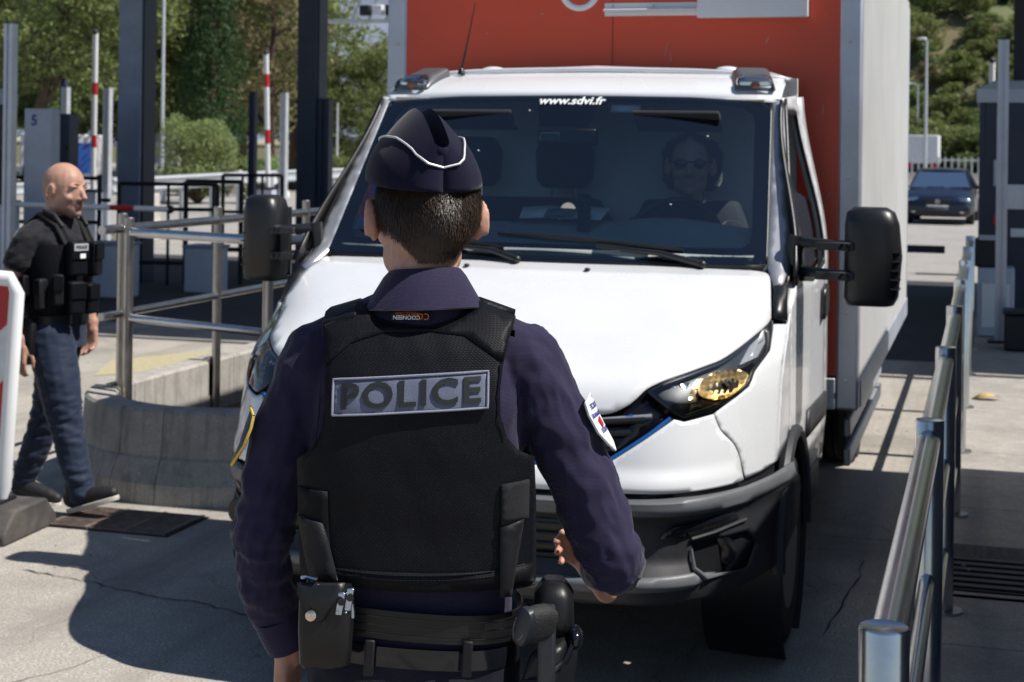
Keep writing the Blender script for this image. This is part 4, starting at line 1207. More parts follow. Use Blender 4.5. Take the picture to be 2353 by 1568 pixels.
# wheels
def wheel(x, y, r, w, sx):
    wl = empty('wheel', (x, y, r)); wl.parent = VAN
    MB().lathe([(r * .62, -w * .47), (r * .82, -w / 2), (r * .92, -w * .485), (r * .975, -w * .40), (r * .995, -w * .26), (r * .96, -w * .25), (r * .96, -w * .22), (r, -w * .21), (r, -w * .06), (r * .96, -w * .05), (r * .96, -w * .02), (r, -w * .01), (r, w * .12), (r * .96, w * .13), (r * .96, w * .16), (r * .995, w * .17), (r * .99, w * .30), (r * .975, w * .40), (r * .92, w * .485), (r * .82, w / 2), (r * .62, w * .47)], (0, 0, 0), 'X', 40).build('tyre', K['tyre'], wl)
    MB().lathe([(r * .62, sx * w * .48), (r * .58, sx * w * .40), (r * .5, sx * w * .1), (r * .25, sx * w * .25), (r * .22, sx * w * .45), (.002, sx * w * .47)], (0, 0, 0), 'X', 32).build('rim', K['rimgrey'], wl)
    for k in range(6):
        a = k * math.pi / 3
        MB().cyl((sx * w * .2, r * .33 * math.cos(a), r * .33 * math.sin(a)), (sx * w * .34, r * .33 * math.cos(a), r * .33 * math.sin(a)), .016, n=6).build('wheel_nut', K['rimgrey'], wl)
for sx in (-1, 1):
    wheel(sx * .90, 1.04, .355, .22, sx); wheel(sx * .86, 4.7, .355, .24, sx)

# cab interior
CAB = empty('cab_interior', (0, 0, 0)); CAB.parent = VAN
MB().box((0, 2.02, 1.35), (1.80, .03, 1.55)).build('rear_wall', K['cabgrey'], CAB)
MB().box((0, 1.5, .66), (1.86, 1.1, .04)).build('floor', K['blackplastic'], CAB)
panel('headlining', [(-.80, 1.66), (.80, 1.66), (.84, 2.0), (-.84, 2.0)], lambda x, y: (x, y, 2.015 + .05 * (y - 1.6)), K['cabgrey'], CAB, .2, .01, out=(0, 0, -1))
dz = lambda x, y: (x, y, 1.425 + .085 * sm(1.12, 1.40, y) - .03 * sm(1.42, 1.52, y) + .035 * math.exp(-((x - .48) / .26) ** 2) * sm(1.2, 1.38, y) - .02 * x * x - .012 * math.exp(-((abs(x - .05) - .22) / .012) ** 2) * sm(1.15, 1.3, y))
panel('dashboard', [(-.84, 1.16), (-.4, 1.07), (.4, 1.07), (.84, 1.16), (.90, 1.50), (-.90, 1.50)], dz, K['dash'], CAB, .035, .30, out=(0, 0, 1))
MB().tube([(.47 + .185 * math.cos(a / 28 * 6.283), 1.50 + .10 * math.sin(a / 28 * 6.283) + .0, 1.455 + .15 * math.sin(a / 28 * 6.283)) for a in range(29)], .015, 8, caps=False).build('steering_wheel', K['blackplastic'], CAB)
def seat(x, w, heads):
    s = empty('seat', (x, 1.72, 0)); s.parent = CAB
    rings = []
    for z, hw, d0, d1 in ((.95, w * .9, -.05, .16), (1.2, w, -.04, .16), (1.5, w * .95, .02, .18), (1.60, w * .8, .05, .18)):
        rings.append([Vector((sx * hw * k, y, z)) for sx, k, y in ((-1, 1, .16), (-1, 1, d0 + .03), (-1, .6, d0), (1, .6, d0), (1, 1, d0 + .03), (1, 1, .16))])
    MB().loft(rings).build('backrest', K['seat'], s, angle=70, bevel=.02)
    for hx in heads:
        h = MB().loft([[Vector((hx + sx * hw, y, z)) for sx, y in ((-1, .16), (-1, .09), (-.7, .06), (.7, .06), (1, .09), (1, .16))] for z, hw in ((1.64, .10), (1.68, .125), (1.80, .13), (1.86, .10))]).build('headrest', K['seat'], s, angle=70, bevel=.02)
        for q in (-.05, .05):
            MB().cyl((hx + q, .11, 1.58), (hx + q, .11, 1.66), .008, n=8).build('headrest_post', K['chrome'], h)
    MB().box((0, -.22, .95), (w * 1.9, .5, .16)).build('cushion', K['seat'], s, bevel=.04)
seat(.48, .25, (0,)); seat(-.28, .44, (-.22, .20))
mv = MB().box((.02, 1.50, 1.86), (.26, .05, .075)).build('rear_view_mirror', K['blackplastic'], CAB, bevel=.015)
MB().box((-.05, 1.472, 1.862), (.085, .006, .034)).build('reflection_pane', K['chrome'], mv, bevel=.006)
for x, w in ((.46, .36), (-.42, .36)):
    MB().box((x, 1.60, 1.93), (w, .13, .022), Matrix.Rotation(rad(-35), 3, 'X')).build('sun_visor', K['seat'], CAB, bevel=.008)

# cargo box
BX = empty('cargo_box', (.03, 2.3, 0)); BX.parent = VAN
hw, L, z0, z1 = 1.12, 4.35, .67, 2.82
MB().box((0, .02, (.82 + z1) / 2), (2 * hw - .19, .03, z1 - .82)).build('front_panel', K['orange'], BX)
MB().box((-.012, .004, (.9 + z1) / 2), (.004, .004, z1 - .95)).build('panel_seam', M('orange_seam', (.35, .04, .02), .5), BX)
for sx in (-1, 1):
    MB().prism([(-.05, 0), (.05, 0), (.05, .08), (.035, .09), (-.05, .09)], z0, z1, 'XY').build('corner_post', K['alu'], BX, bevel=.012, loc=(sx * (hw - .05), 0, 0))
    for k in range(7):
        MB().lathe([(.008, .0), (.007, -.004), (.001, -.005)], (sx * (hw - .055), 0, .8 + .30 * k), 'Y', 10).build('rivet', K['steel_dull'], BX)
    n = 3
    for k in range(n):
        a = .095 + (L - .15) * k / n; b = .095 + (L - .15) * (k + 1) / n
        MB().box((sx * (hw - .018), (a + b) / 2, (z0 + .13 + z1) / 2), (.03, b - a - .004, z1 - z0 - .13)).build('side_panel', K['boxwhite'], BX)
    MB().box((sx * (hw - .012), L / 2 + .05, z0 + .065), (.035, L - .09, .125)).build('side_rail', K['alu'], BX, bevel=.006)
    MB().box((sx * (hw - .03), L - .03, (z0 + z1) / 2), (.06, .06, z1 - z0)).build('rear_post', K['alu'], BX, bevel=.01)
    # side under-run guard
    gd = empty('side_guard', (sx * (hw - .09), 1.2, 0)); gd.parent = BX
    for z in (.36, .50):
        MB().box((0, .5, z), (.03, 2.3, .085)).build('guard_rail', K['alu'], gd, bevel=.008)
    for y in (-.4, 1.3):
        MB().box((-sx * .04, y, .52), (.04, .06, .40)).build('guard_stay', K['blackplastic'], gd)
MB().box((0, .015, z0 + .07), (2 * hw - .2, .04, .14)).build('lower_rail', K['alu'], BX, bevel=.006)
MB().box((0, .02, z1 + .03), (2 * hw, .06, .06)).build('upper_rail', K['alu'], BX, bevel=.01)
MB().box((0, L / 2, z1 + .02), (2 * hw - .01, L - .1, .03)).build('roof', K['boxwhite'], BX)
MB().box((0, L / 2 + .05, z0 + .02), (2 * hw - .1, L - .2, .06)).build('floor', K['blackplastic'], BX)
MB().box((0, L - .02, (z0 + z1) / 2 + .05), (2 * hw - .14, .03, z1 - z0 - .1)).build('rear_door', K['boxwhite'], BX)
MB().box((0, 1.5, .55), (.75, 6.0, .16)).build('chassis', K['blackplastic'], VAN, loc=(0, 1.6, 0))
# the ring of the printed emblem, the rail and the cover plate
rg = [(.098 * math.cos(a / 40 * 6.283), .098 * math.sin(a / 40 * 6.283)) for a in range(40)]
ri = [(.070 * math.cos(a / 40 * 6.283), .070 * math.sin(a / 40 * 6.283)) for a in range(40)]
panel('ring_emblem', [(-.17 + x, 2.548 + z) for x, z in rg], lambda x, z: (x, .002, z), K['textwhite'], BX, .02, .002, holes=[[(-.17 + x, 2.548 + z) for x, z in ri]], out=FR)
pr = MB().prism([(0, 0), (0, .018), (-.03, .022), (-.03, .028), (0, .035), (0, .060), (.004, .060), (.004, 0)], -.05, .42, 'YZ').build('mounting_rail', K['white'], BX, loc=(0, .0, 2.425))
for x in (-.01, .18):
    MB().lathe([(.006, 0), (.005, -.004)], (x, -.002, 2.47), 'Y', 8).build('rail_bolt', K['steel_dull'], BX)
MB().box((.635, -.02, 2.60), (.495, .05, .38)).build('cover_plate', K['white'], BX, bevel=.004)

# things lying on the dashboard
pw = VAN.location
for (x, y, w, d, rz, m, lb) in ((-.03, 1.385, .22, .10, .12, 'paper', 'white sheet of paper lying on the dashboard, left one'), (.13, 1.36, .19, .10, -.25, 'paper', 'white folded paper lying on the dashboard, right one'), (.03, 1.345, .12, .055, -.1, 'bluepaper', 'blue leaflet lying on top of the papers on the dashboard')):
    if m not in K: K[m] = M('blue_leaflet', (.12, .22, .33), .6)
    zb = dz(x, y)[2] + (.006 if m == 'paper' else .016)
    vs = [(-w / 2, -d / 2, 0), (0, -d / 2, .006), (w / 2, -d / 2, .002), (w / 2, d / 2, .012), (0, d / 2, .016), (-w / 2, d / 2, .008)]
    o = MB().add(vs, [(0, 1, 4, 5), (1, 2, 3, 4)]).build('paper_sheet', K[m], None, loc=(pw.x + x, pw.y + y, zb)); o.rotation_euler = (rad(20), 0, rz); o.location.z += .03
    so = o.modifiers.new('t', 'SOLIDIFY'); so.thickness = .003
    tag(o, lb, 'paper')
ph = empty('phone_holder', (pw.x + .10, pw.y + 1.22, 1.56)); tag(ph, 'dark phone on a suction holder stuck to the windshield', 'phone holder')
K['phone'] = M('phone_screen', (.02, .03, .035), .15, var=.8, vs=60)
MB().box((.05, .05, .0), (.055, .01, .15)).build('phone', K['phone'], ph, bevel=.003)
MB().tube([(0, -.005, .01), (.03, .03, .01), (.05, .045, 0)], .006, 8).build('arm', K['blackplastic'], ph)
MB().lathe([(.030, -.012), (.031, -.008), (.018, .004), (.008, .012)], (0, .0, .01), 'Y', 20).build('suction_cup', K['chrome'], ph)

K['scuff'] = M('pale_scuff', (.55, .30, .26), .7, var=.3)
for (x, z, l, a) in ((.24, 2.27, .06, 80), (.26, 2.24, .05, 100), (-.62, 2.35, .012, 20), (.70, 2.31, .03, 60), (-.35, 2.44, .02, 10), (.95, 2.0, .05, 85), (1.0, 1.3, .06, 95), (.98, 1.62, .03, 70)):
    MB().box((x, .0035, z), (l, .002, .0035), Matrix.Rotation(rad(-a), 3, 'Y')).build('scuff', K['scuff'], BX)

# ------------------------------------------------------------------ people
K['skin'] = M('skin', (.47, .26, .19), .5, var=.16, vs=45, bump=.25, bs=420, sss=.3, spec=.35)
K['skin2'] = M('tanned_skin', (.44, .25, .185), .5, var=.18, vs=28, bump=.35, bs=220, sss=.12, spec=.3)
K['skin_driver'] = M('shaded_skin', (.40, .23, .17), .5, var=.15, vs=28, sss=.1)
def add_stubble(m):
    # clipped beard and hair roots: darker skin on jaw and round the back of the head
    n = m.node_tree; pr = next(x for x in n.nodes if x.type == 'BSDF_PRINCIPLED'); src = pr.inputs['Base Color'].links[0].from_socket
    tc = n.nodes.new('ShaderNodeTexCoord'); sp = n.nodes.new('ShaderNodeSeparateXYZ'); n.links.new(tc.outputs['Object'], sp.inputs[0])
    def mul(a, b):
        q = nd(n, 'ShaderNodeMath', operation='MULTIPLY'); n.links.new(a, q.inputs[0])
        if hasattr(b, 'is_output'): n.links.new(b, q.inputs[1])
        else: q.inputs[1].default_value = b
        return q.outputs[0]
    jaw = mul(mul(ramp(n, sp.outputs['Z'], 1.545, 1.505), ramp(n, sp.outputs['Z'], 1.425, 1.45)), ramp(n, sp.outputs['Y'], -.005, .035))
    nape = mul(mul(ramp(n, sp.outputs['Y'], .0, -.05), ramp(n, sp.outputs['Z'], 1.50, 1.53)), ramp(n, sp.outputs['Z'], 1.67, 1.60))
    ad = nd(n, 'ShaderNodeMath', operation='MAXIMUM'); n.links.new(jaw, ad.inputs[0]); n.links.new(nape, ad.inputs[1])
    n.links.new(mixc(n, mul(ad.outputs[0], .6), src, (.17, .115, .095)), pr.inputs['Base Color'])
add_stubble(K['skin2'])
K['hairbase'] = M('hair_base', (.018, .012, .009), .7, var=.3, vs=60)
K['hair'] = M('dark_brown_hair', (.042, .027, .018), .42, var=.4, vs=25, spec=.35)
K['shirt'] = weave('navy_knit_shirt', (.021, .0172, .043), 900, .7, .8, .15, .26, spec=.15)
K['vest'] = weave('black_ripstop_vest', (.0040, .0044, .0068), 520, .35, .5, .25, .03, spec=.13)
K['vestplain'] = weave('black_vest_fabric', (.0028, .0030, .0045), 700, .3, .6, .25, .02, spec=.15)
K['strapgrey'] = weave('charcoal_strap', (.008, .008, .0095), 700, .3, .55, .2, .06, spec=.25)
K['velcro'] = M('velcro', (.010, .010, .012), .9, var=.4, vs=300, bump=.9, bs=700)
K['capwool'] = weave('navy_cap_wool', (.0080, .0078, .021), 1400, .3, .9, .2, .16, spec=.1)
K['piping'] = M('silver_piping', (.62, .62, .64), .45, .2, var=.15, vs=300)
K['patchgrey'] = weave('silver_blue_patch', (.095, .108, .165), 1200, .4, .5, .1, .3, spec=.5)
K['patchedge'] = M('patch_stitching', (.22, .235, .30), .7, var=.25, vs=500)
K['thread'] = M('black_thread', (.006, .009, .009), .6, var=.3, vs=400)
K['leather'] = M('black_leather', (.0075, .0078, .0088), .40, var=.2, vs=20, bump=.15, bs=350, spec=.35)
K['trouser'] = weave('navy_trousers', (.006, .007, .015), 700, .4, sheen=.05)
K['gunmetal'] = M('gun_polymer', (.022, .026, .034), .42, .15, var=.15, vs=20)
K['gungrip'] = M('stippled_grip', (.014, .0145, .016), .6, var=.3, vs=200, bump=1.0, bs=420)
K['cuffsteel'] = M('handcuff_steel', (.42, .48, .58), .22, 1.0, var=.1)
K['brass'] = M('snap_button', (.62, .52, .44), .25, 1.0, var=.1)
K['tshirt'] = weave('black_tshirt', (.012, .012, .015), 500, .3, .85, .2, .35)
K['jeans'] = weave('dark_blue_jeans', (.015, .024, .048), 500, .5, .7, .35, .2)
K['sole'] = M('pale_sole', (.55, .52, .45), .7)
K['shoe'] = M('black_shoe', (.010, .010, .012), .6)
K['lens_dark'] = M('dark_sunglass_lens', (.005, .006, .008), .08)

def sup(c, hw, hd, n=2.6, k=36, z=0.0, yc=0.0):
    out = []
    for i in range(k):
        a = i / k * 2 * math.pi
        out.append(Vector((c + hw * math.copysign(abs(math.cos(a)) ** (2 / n), math.cos(a)), yc + hd * math.copysign(abs(math.sin(a)) ** (2 / n), math.sin(a)), z)))
    return out

def add_head(mb, T, s=1.0, face=True):
    """head shaped by overlapping volumes, origin mid-head, facing +y"""
    R = T.to_3x3()
    def ball(c, r): mb.ball(T @ (Vector(c) * s), tuple(x * s for x in r), 18, 14, R)
    ball((0, -.008, .030), (.082, .100, .095))
    ball((0, .030, -.010), (.070, .070, .095))
    ball((0, -.045, .000), (.070, .055, .070))
    ball((0, .052, -.075), (.042, .042, .042))
    ball((-.030, .022, -.062), (.036, .055, .040)); ball((.030, .022, -.062), (.036, .055, .040))
    if face:
        mb.tube([T @ (Vector(p) * s) for p in ((0, .093, .018), (0, .108, -.005), (0, .121, -.022), (0, .104, -.034))], [.009 * s, .011 * s, .014 * s, .010 * s], 10)
        for sx in (-1, 1):
            ball((sx * .013, .104, -.030), (.009, .011, .008))
            ball((sx * .032, .082, .027), (.026, .016, .010))
            ball((sx * .045, .066, -.025), (.022, .022, .020))
        ball((0, .095, -.056), (.024, .010, .0065)); ball((0, .094, -.068), (.021, .010, .0065))
        ball((0, .084, -.095), (.020, .016, .016))

def add_ear(mb, T, sx, s=1.0, out=.5):
    R = T.to_3x3() @ Matrix.Rotation(sx * out, 3, 'Z') @ Matrix.Rotation(rad(-8), 3, 'X')
    c = T @ (Vector((sx * .088, -.004, -.005)) * s)
    ring = []
    for i in range(13):
        a = rad(-70 + 270 * i / 12)
        ring.append(c + R @ (Vector((sx * .010, -.018 * math.cos(a) - .004, .033 * math.sin(a) + .002)) * s))
    mb.tube(ring, [.0055 * s] * 13, 8)
    mb.ball(c, (.0075 * s, .022 * s, .034 * s), 12, 10, R)
    mb.ball(c + R @ (Vector((sx * .003, .002, -.026)) * s), (.006 * s, .010 * s, .011 * s), 10, 8, R)

def add_hand(mb, T, sx=1, curl=(.35, .45, .5, .55), spread=.05, thumb=.5, s=1.0):
    """palm and five fingers; wrist at origin, fingers along -z, palm facing +y, thumb towards sx*x"""
    def P(x, y, z): return T @ (Vector((sx * x, y, z)) * s)
    xs = (.030, .010, -.010, -.028); ls = (.070, .078, .072, .056)
    mb.chain([(P(0, 0, .03), .027 * s), (P(0, 0, -.01), .026 * s)])
    for i, x in enumerate(xs):
        kz = -.090 + .004 * abs(i - 1.2) ** 1.5
        mb.chain([(P(x * .65, .002, -.012), .0165 * s), (P(x, -.004, kz), .0125 * s)], 10)
        p = Vector((x, -.002, kz)); ang = curl[i] * .7; r = .0098
        L = ls[i]; pts = [(P(*p), .0115 * s)]
        for f, add in ((.45, 1.0), (.32, 1.1), (.23, .7)):
            p = p + Vector((-(i - 1.4) * spread * L * f * -1 * .0 + x * spread * f, math.sin(ang) * L * f, -math.cos(ang) * L * f))
            pts.append((P(*p), r * s)); r *= .93; ang += curl[i] * add
        mb.chain(pts, 10)
    b = Vector((.022, .006, -.018)); t1 = b + Vector((.026, .010 + .01 * thumb, -.030)); t2 = t1 + Vector((.012 - .01 * thumb, .014 * thumb + .006, -.030)); t3 = t2 + Vector((.002 - .008 * thumb, .012 * thumb, -.024))
    mb.chain([(P(*b), .019 * s), (P(*t1), .0135 * s), (P(*t2), .0112 * s), (P(*t3), .0095 * s)], 10)

def fold(seed, f=(16, 16, 34), amp=.005):
    o = Vector((seed * 3.1, seed * 1.7, seed))
    def g(p):
        q = Vector((p.x * f[0], p.y * f[1], p.z * f[2])) + o
        return amp * (noise.noise(q) + .5 * noise.noise(q * 2.1))
    return g

# ---- the officer seen from behind
OF = empty('person', (-.942, 2.690, 0), rad(16.5))
tag(OF, 'police officer seen from behind in navy shirt, black vest and folded cap', 'person')
CX = -.022
tz = [.78, .90, 1.0, 1.1, 1.2, 1.3, 1.38, 1.44, 1.49, 1.53, 1.57]
thw = [.178, .182, .180, .176, .182, .190, .192, .178, .135, .092, .066]
thd = [.125, .125, .120, .118, .124, .130, .126, .112, .092, .075, .062]
def torso(mb, off=0.0, z0=.78, z1=1.57):
    zz = [z for z in tz if z0 <= z <= z1]
    mb.loft([sup(CX, interp(z, tz, thw) + off, interp(z, tz, thd) + off, 2.5, 32, z) for z in zz])
LA = [((-.198, 0, 1.435), .066), ((-.240, -.005, 1.34), .060), ((-.276, -.015, 1.22), .056), ((-.290, -.02, 1.12), .054), ((-.288, .0, 1.05), .050), ((-.267, .02, .975), .042), ((-.254, .028, .940), .037)]
RA = [((.166, 0, 1.435), .070), ((.215, -.005, 1.35), .065), ((.262, -.015, 1.25), .062), ((.305, -.025, 1.15), .060), ((.326, -.03, 1.10), .058), ((.326, .06, 1.070), .052), ((.324, .15, 1.040), .044), ((.320, .195, 1.025), .038)]
# body (skin): one continuous figure under the clothes
bd = MB()
HT = Matrix.Translation((-.014, .022, 1.690)) @ Matrix.Rotation(rad(17), 4, 'Z') @ Matrix.Rotation(rad(-6), 4, 'X')
add_head(bd, HT, 1.07)
add_ear(bd, HT, -1, 1.03, .5); add_ear(bd, HT, 1, 1.03, .5)
bd.chain([((-.014, .012, 1.66), .062), ((-.014, .002, 1.60), .060), ((CX, -.005, 1.53), .066)])
torso(bd, -.03)
for A in (LA, RA):
    bd.chain([(p, r - .016) for p, r in A])
for sx, A in ((-1, LA), (1, RA)):
    pass
add_hand(bd, Matrix.Translation((-.246, .030, .920)) @ Matrix.Rotation(rad(70), 4, 'Z') @ Matrix.Rotation(rad(6), 4, 'X'), 1, (.5, .6, .65, .7), .05, .6)
hd_ = Vector((-.42, .66, .48)).normalized(); hn = Vector((-.8, -.45, .1)); hn = (hn - hd_ * hn.dot(hd_)).normalized(); hx = hn.cross(-hd_)
HR = Matrix((hx, hn, -hd_)).transposed().to_4x4(); HR.translation = (.316, .205, .998)
add_hand(bd, HR, 1 if hx.z > 0 else -1, (.6, .75, .85, .9), .02, .3, .86)
for sx in (-1, 1):
    bd.chain([((CX + sx * .09, 0, .92), .085), ((CX + sx * .11, .01, .52), .06), ((CX + sx * .12, -.01, .10), .045), ((CX + sx * .12, .0, .05), .04)])
remesh(bd, 'body', K['skin'], OF, .0045, 5)
# shirt
sb = MB(); torso(sb, .0, .90, 1.57)
for A in (LA, RA):
    sb.chain(A)
for sx, A in ((-1, LA), (1, RA)):
    sb.chain([((CX + sx * .05, -.002, 1.515), .052), ((CX + sx * .12, 0, 1.478), .056), (A[0][0], .066)])
def rdg(q):
    return (1 - abs(noise.noise(q)) * 2.2)
def dsp(p, n):
    arm = sm(.17, .215, abs(p.x - CX))
    low = fold(2, (13, 13, 17), .007)(p)
    sgn = 1 if p.x > CX else -1
    # drag lines run down the sleeve from shoulder and armpit, short creases gather at the elbow and the cuff
    q = Vector((p.x * 26 + sgn * p.z * 13, p.y * 26, p.z * 9 - sgn * p.x * 8))
    d = arm * (low + .0042 * (rdg(q) - .55) + .002 * (rdg(q * 1.9 + Vector((3, 1, 2))) - .55))
    e = math.exp(-((p - Vector((.33, -.03, 1.11))).length / .085) ** 2)
    d += e * .0060 * (rdg(Vector((p.x * 10, p.y * 14, (p.z * .8 - p.x * .9) * 44))) - .5)
    e2 = math.exp(-((p - Vector((-.285, -.01, 1.12))).length / .08) ** 2) + math.exp(-((p.z - .96) / .03) ** 2) * (p.x < -.2)
    d += e2 * .0050 * (rdg(Vector((p.x * 12, p.y * 12, p.z * 48))) - .5)
    e3 = math.exp(-((abs(p.x - CX) - .20) / .035) ** 2) * sm(1.25, 1.33, p.z) * sm(1.47, 1.40, p.z)
    d += e3 * .006 * (rdg(Vector((p.x * 34, p.y * 20, p.z * 14))) - .5)
    return d + (1 - arm) * .35 * low
remesh(sb, 'shirt', K['shirt'], OF, .0052, 5, dsp)
for A, nm in ((LA, 'l'), (RA, 'r')):
    p1, r1 = Vector(A[-1][0]), A[-1][1]; d = (Vector(A[-1][0]) - Vector(A[-2][0])).normalized()
    MB().tube([p1 - d * .045, p1 - d * .02, p1 + d * .018, p1 + d * .020, p1 - d * .01], [r1 + .005, r1 + .006, r1 + .003, r1 - .004, r1 - .006], 24, caps=False).build('cuff', K['shirt'], OF, angle=60)
# polo collar folded down round the neck
rings = []
for (rx, ry, z, yb) in ((.060, .062, 1.572, .0), (.062, .066, 1.600, .002), (.066, .071, 1.607, .0), (.074, .080, 1.598, -.004), (.096, .098, 1.562, -.008), (.108, .106, 1.540, -.010), (.106, .103, 1.538, -.010)):
    ring = []
    for i in range(41):
        a = rad(-90 - 155 + 310 * i / 40)
        fr = .5 * (1 + math.sin(a))
        ring.append(Vector((-.012 + rx * math.cos(a), yb + ry * math.sin(a) + .004, z - .055 * fr ** 2 + .004 * math.cos(a))))
    rings.append(ring)
co = MB().loft(rings, caps=False, closed=False).build('collar', K['shirt'], OF, angle=70)
so = co.modifiers.new('t', 'SOLIDIFY'); so.thickness = .003
# vest: back and front panels
vz = [1.0, 1.1, 1.2, 1.3, 1.38, 1.43, 1.47, 1.50, 1.525, 1.55, 1.57]
vD = [.150, .152, .156, .158, .150, .137, .118, .096, .070, .035, .015]
vh = [.212, .214, .220, .222, .222, .220, .216, .212, .205, .20, .20]
def vback(x, z, off=0.0):
    h = interp(z, vz, vh) + .012; D = interp(z, vz, vD) + off; n = 3.0
    u = min(.995, abs((x - CX - .002) / h))
    w = .0035 * noise.noise(Vector((x * 9, 3, z * 14))) + .0015 * noise.noise(Vector((x * 30 + z * 15, 1, z * 10)))
    return -D * (1 - u ** n) ** (1 / n) + w
vo = [(-0.1202, 1.5441), (-0.089, 1.5218), (-0.0543, 1.514), (0.0041, 1.5114), (0.0474, 1.5218), (0.0846, 1.5502), (0.1498, 1.5258), (0.138, 1.4889), (0.1285, 1.446), (0.1247, 1.4096), (0.1257, 1.368), (0.1371, 1.3298), (0.1571, 1.3066), (0.1842, 1.2931), (0.1882, 1.2223), (0.1904, 1.0832), (0.1884, 1.0695), (0.102, 1.0734), (-0.0116, 1.072), (-0.1257, 1.0762), (-0.2075, 1.0827), (-0.2153, 1.1767), (-0.219, 1.2844), (-0.1958, 1.3029), (-0.176, 1.3327), (-0.1706, 1.3818), (-0.1714, 1.4368), (-0.176, 1.4818), (-0.1809, 1.5128)]
vb = panel('vest_back', vo, lambda x, z: (x, vback(x, z), z), K['vest'], OF, .011, .016, out=(0, -1, 0), angle=80)
panel('vest_front', vo, lambda x, z: (x, -vback(x, z), z), K['vest'], OF, .02, .016, out=(0, 1, 0), angle=80)
for x0, x1 in ((-.184, -.125), (.088, .146)):
    MB().loft([[Vector((x, y, z)) for x, y, z in ((x0, yy, zz), (x1, yy, zz + .018 * (1 if x0 > 0 else 1) * (-1 if x0 > 0 else 1)), (x1, yy, zz - .012), (x0, yy, zz - .028))] for yy, zz in ((-.075, 1.512), (-.03, 1.528), (.03, 1.528), (.075, 1.512))]).build('shoulder_strap', K['vest'], OF, bevel=.004)
rings = [sup(CX, interp(z, vz, vh) - .016, interp(z, vz, vD) - .020, 2.8, 48, z) for z in (1.085, 1.09, 1.15, 1.21, 1.265, 1.27)]
MB().loft(rings, caps=False).build('side_strap', K['vestplain'], OF, angle=60)
V = lambda off: (lambda x, z: (x, vback(x, z) - off, z))
panel('hem_band', [(-0.1846, 1.1089), (-0.0873, 1.1059), (0.0074, 1.1034), (0.1209, 1.1065), (0.1844, 1.1103), (0.1864, 1.0772), (0.102, 1.0734), (-0.0116, 1.072), (-0.1257, 1.0762), (-0.1898, 1.0841)], V(.004), K['vestplain'], vb, .015, .004, out=(0, -1, 0))
panel('yoke', [(-0.1784, 1.5084), (-0.1207, 1.5406), (-0.0888, 1.5192), (-0.0541, 1.5114), (0.0042, 1.5088), (0.0475, 1.5192), (0.0847, 1.5467), (0.1478, 1.5232), (0.1284, 1.455), (0.0627, 1.4964), (0.0045, 1.5027), (-0.0727, 1.501), (-0.1298, 1.4828), (-0.1709, 1.4459)], V(.003), K['vest'], vb, .012, .004, out=(0, -1, 0))
panel('side_flap', [(-0.2162, 1.1912), (-0.1721, 1.1826), (-0.1623, 1.1546), (-0.145, 1.0885), (-0.1898, 1.0802), (-0.1989, 1.1116)], V(.012), K['strapgrey'], OF, .015, .008, out=(0, -1, 0))
panel('side_panel', [(-0.217, 1.2394), (-0.164, 1.2359), (-0.1567, 1.0973), (-0.2108, 1.0878)], V(.005), K['vestplain'], OF, .015, .006, out=(0, -1, 0))
panel('velcro', [(0.1304, 1.2517), (0.1764, 1.2559), (0.1764, 1.1911), (0.1304, 1.1828)], V(.007), K['velcro'], OF, .01, .005, out=(0, -1, 0))
panel('side_flap', [(0.1295, 1.179), (0.1687, 1.1907), (0.1591, 1.131), (0.1486, 1.0612), (0.1314, 1.0614)], V(.010), K['strapgrey'], OF, .012, .006, out=(0, -1, 0))
# POLICE patch
rot = .060
def pat(u, v, off):
    x = -.026 + u * .947; z = 1.4024 + v * .947 + rot * u
    return Vector((x, vback(x, z) - off, z))
pp = panel('name_patch', [(-.1375, -.031), (.1375, -.031), (.1375, .031), (-.1375, .031)], lambda u, v: pat(u, v, .006), K['patchgrey'], OF, .008, .004, out=(0, -1, 0))
bt = [(-.1375, -.031), (.1375, -.031), (.1375, .031), (-.1375, .031)]
path = []
for i in range(4):
    a, b = bt[i], bt[(i + 1) % 4]; k = 22 if i % 2 == 0 else 6
    path += [pat(a[0] + (b[0] - a[0]) * j / k, a[1] + (b[1] - a[1]) * j / k, .0075) for j in range(k)]
path.append(path[0])
MB().tube(path, .0022, 6, caps=False).build('stitched_edge', K['patchedge'], pp)
lt = text('lettering', 'POLICE', .062, K['thread'], pp, None, bold=.0013, sx=1.12, spacing=1.14, extrude=.001, project=lambda q: pat(q.x + .0, q.y - .001, .0085 + q.z))
# maker's label upside down at the neck of the vest
def labp(q): return Vector((-.031 - q.x, vback(-.031, 1.515) + q.y * -.35 - q.z - .002, 1.530 - q.y))
lb = MB().add([labp(Vector((x, y, z))) for x, y in ((-.033, -.012), (.033, -.010), (.033, .010), (-.033, .012)) for z in (-.0006, 0)], [(0, 2, 4, 6), (1, 7, 5, 3), (0, 1, 3, 2), (2, 3, 5, 4), (4, 5, 7, 6), (6, 7, 1, 0)]).build('maker_label', K['blackfilm'], OF)
K['orangeprint'] = M('orange_print', (.75, .16, .03), .6)
text('label_text', 'COONEEN', .0095, K['textwhite'], lb, None, extrude=.0002, bold=.0002, project=lambda q: labp(Vector((q.x + .007, q.y + .006, q.z + .0006))))
text('label_text', 'PROTECTION', .0062, K['orangeprint'], lb, None, extrude=.0002, project=lambda q: labp(Vector((q.x + .007, q.y - .0005, q.z + .0006))))
text('label_text', 'www.cooneenprotection.com', .0038, K['textwhite'], lb, None, extrude=.0002, project=lambda q: labp(Vector((q.x, q.y - .0065, q.z + .0006))))
text('label_text', 'CO', .015, K['orangeprint'], lb, None, extrude=.0002, project=lambda q: labp(Vector((q.x - .021, q.y + .004, q.z + .0006))))

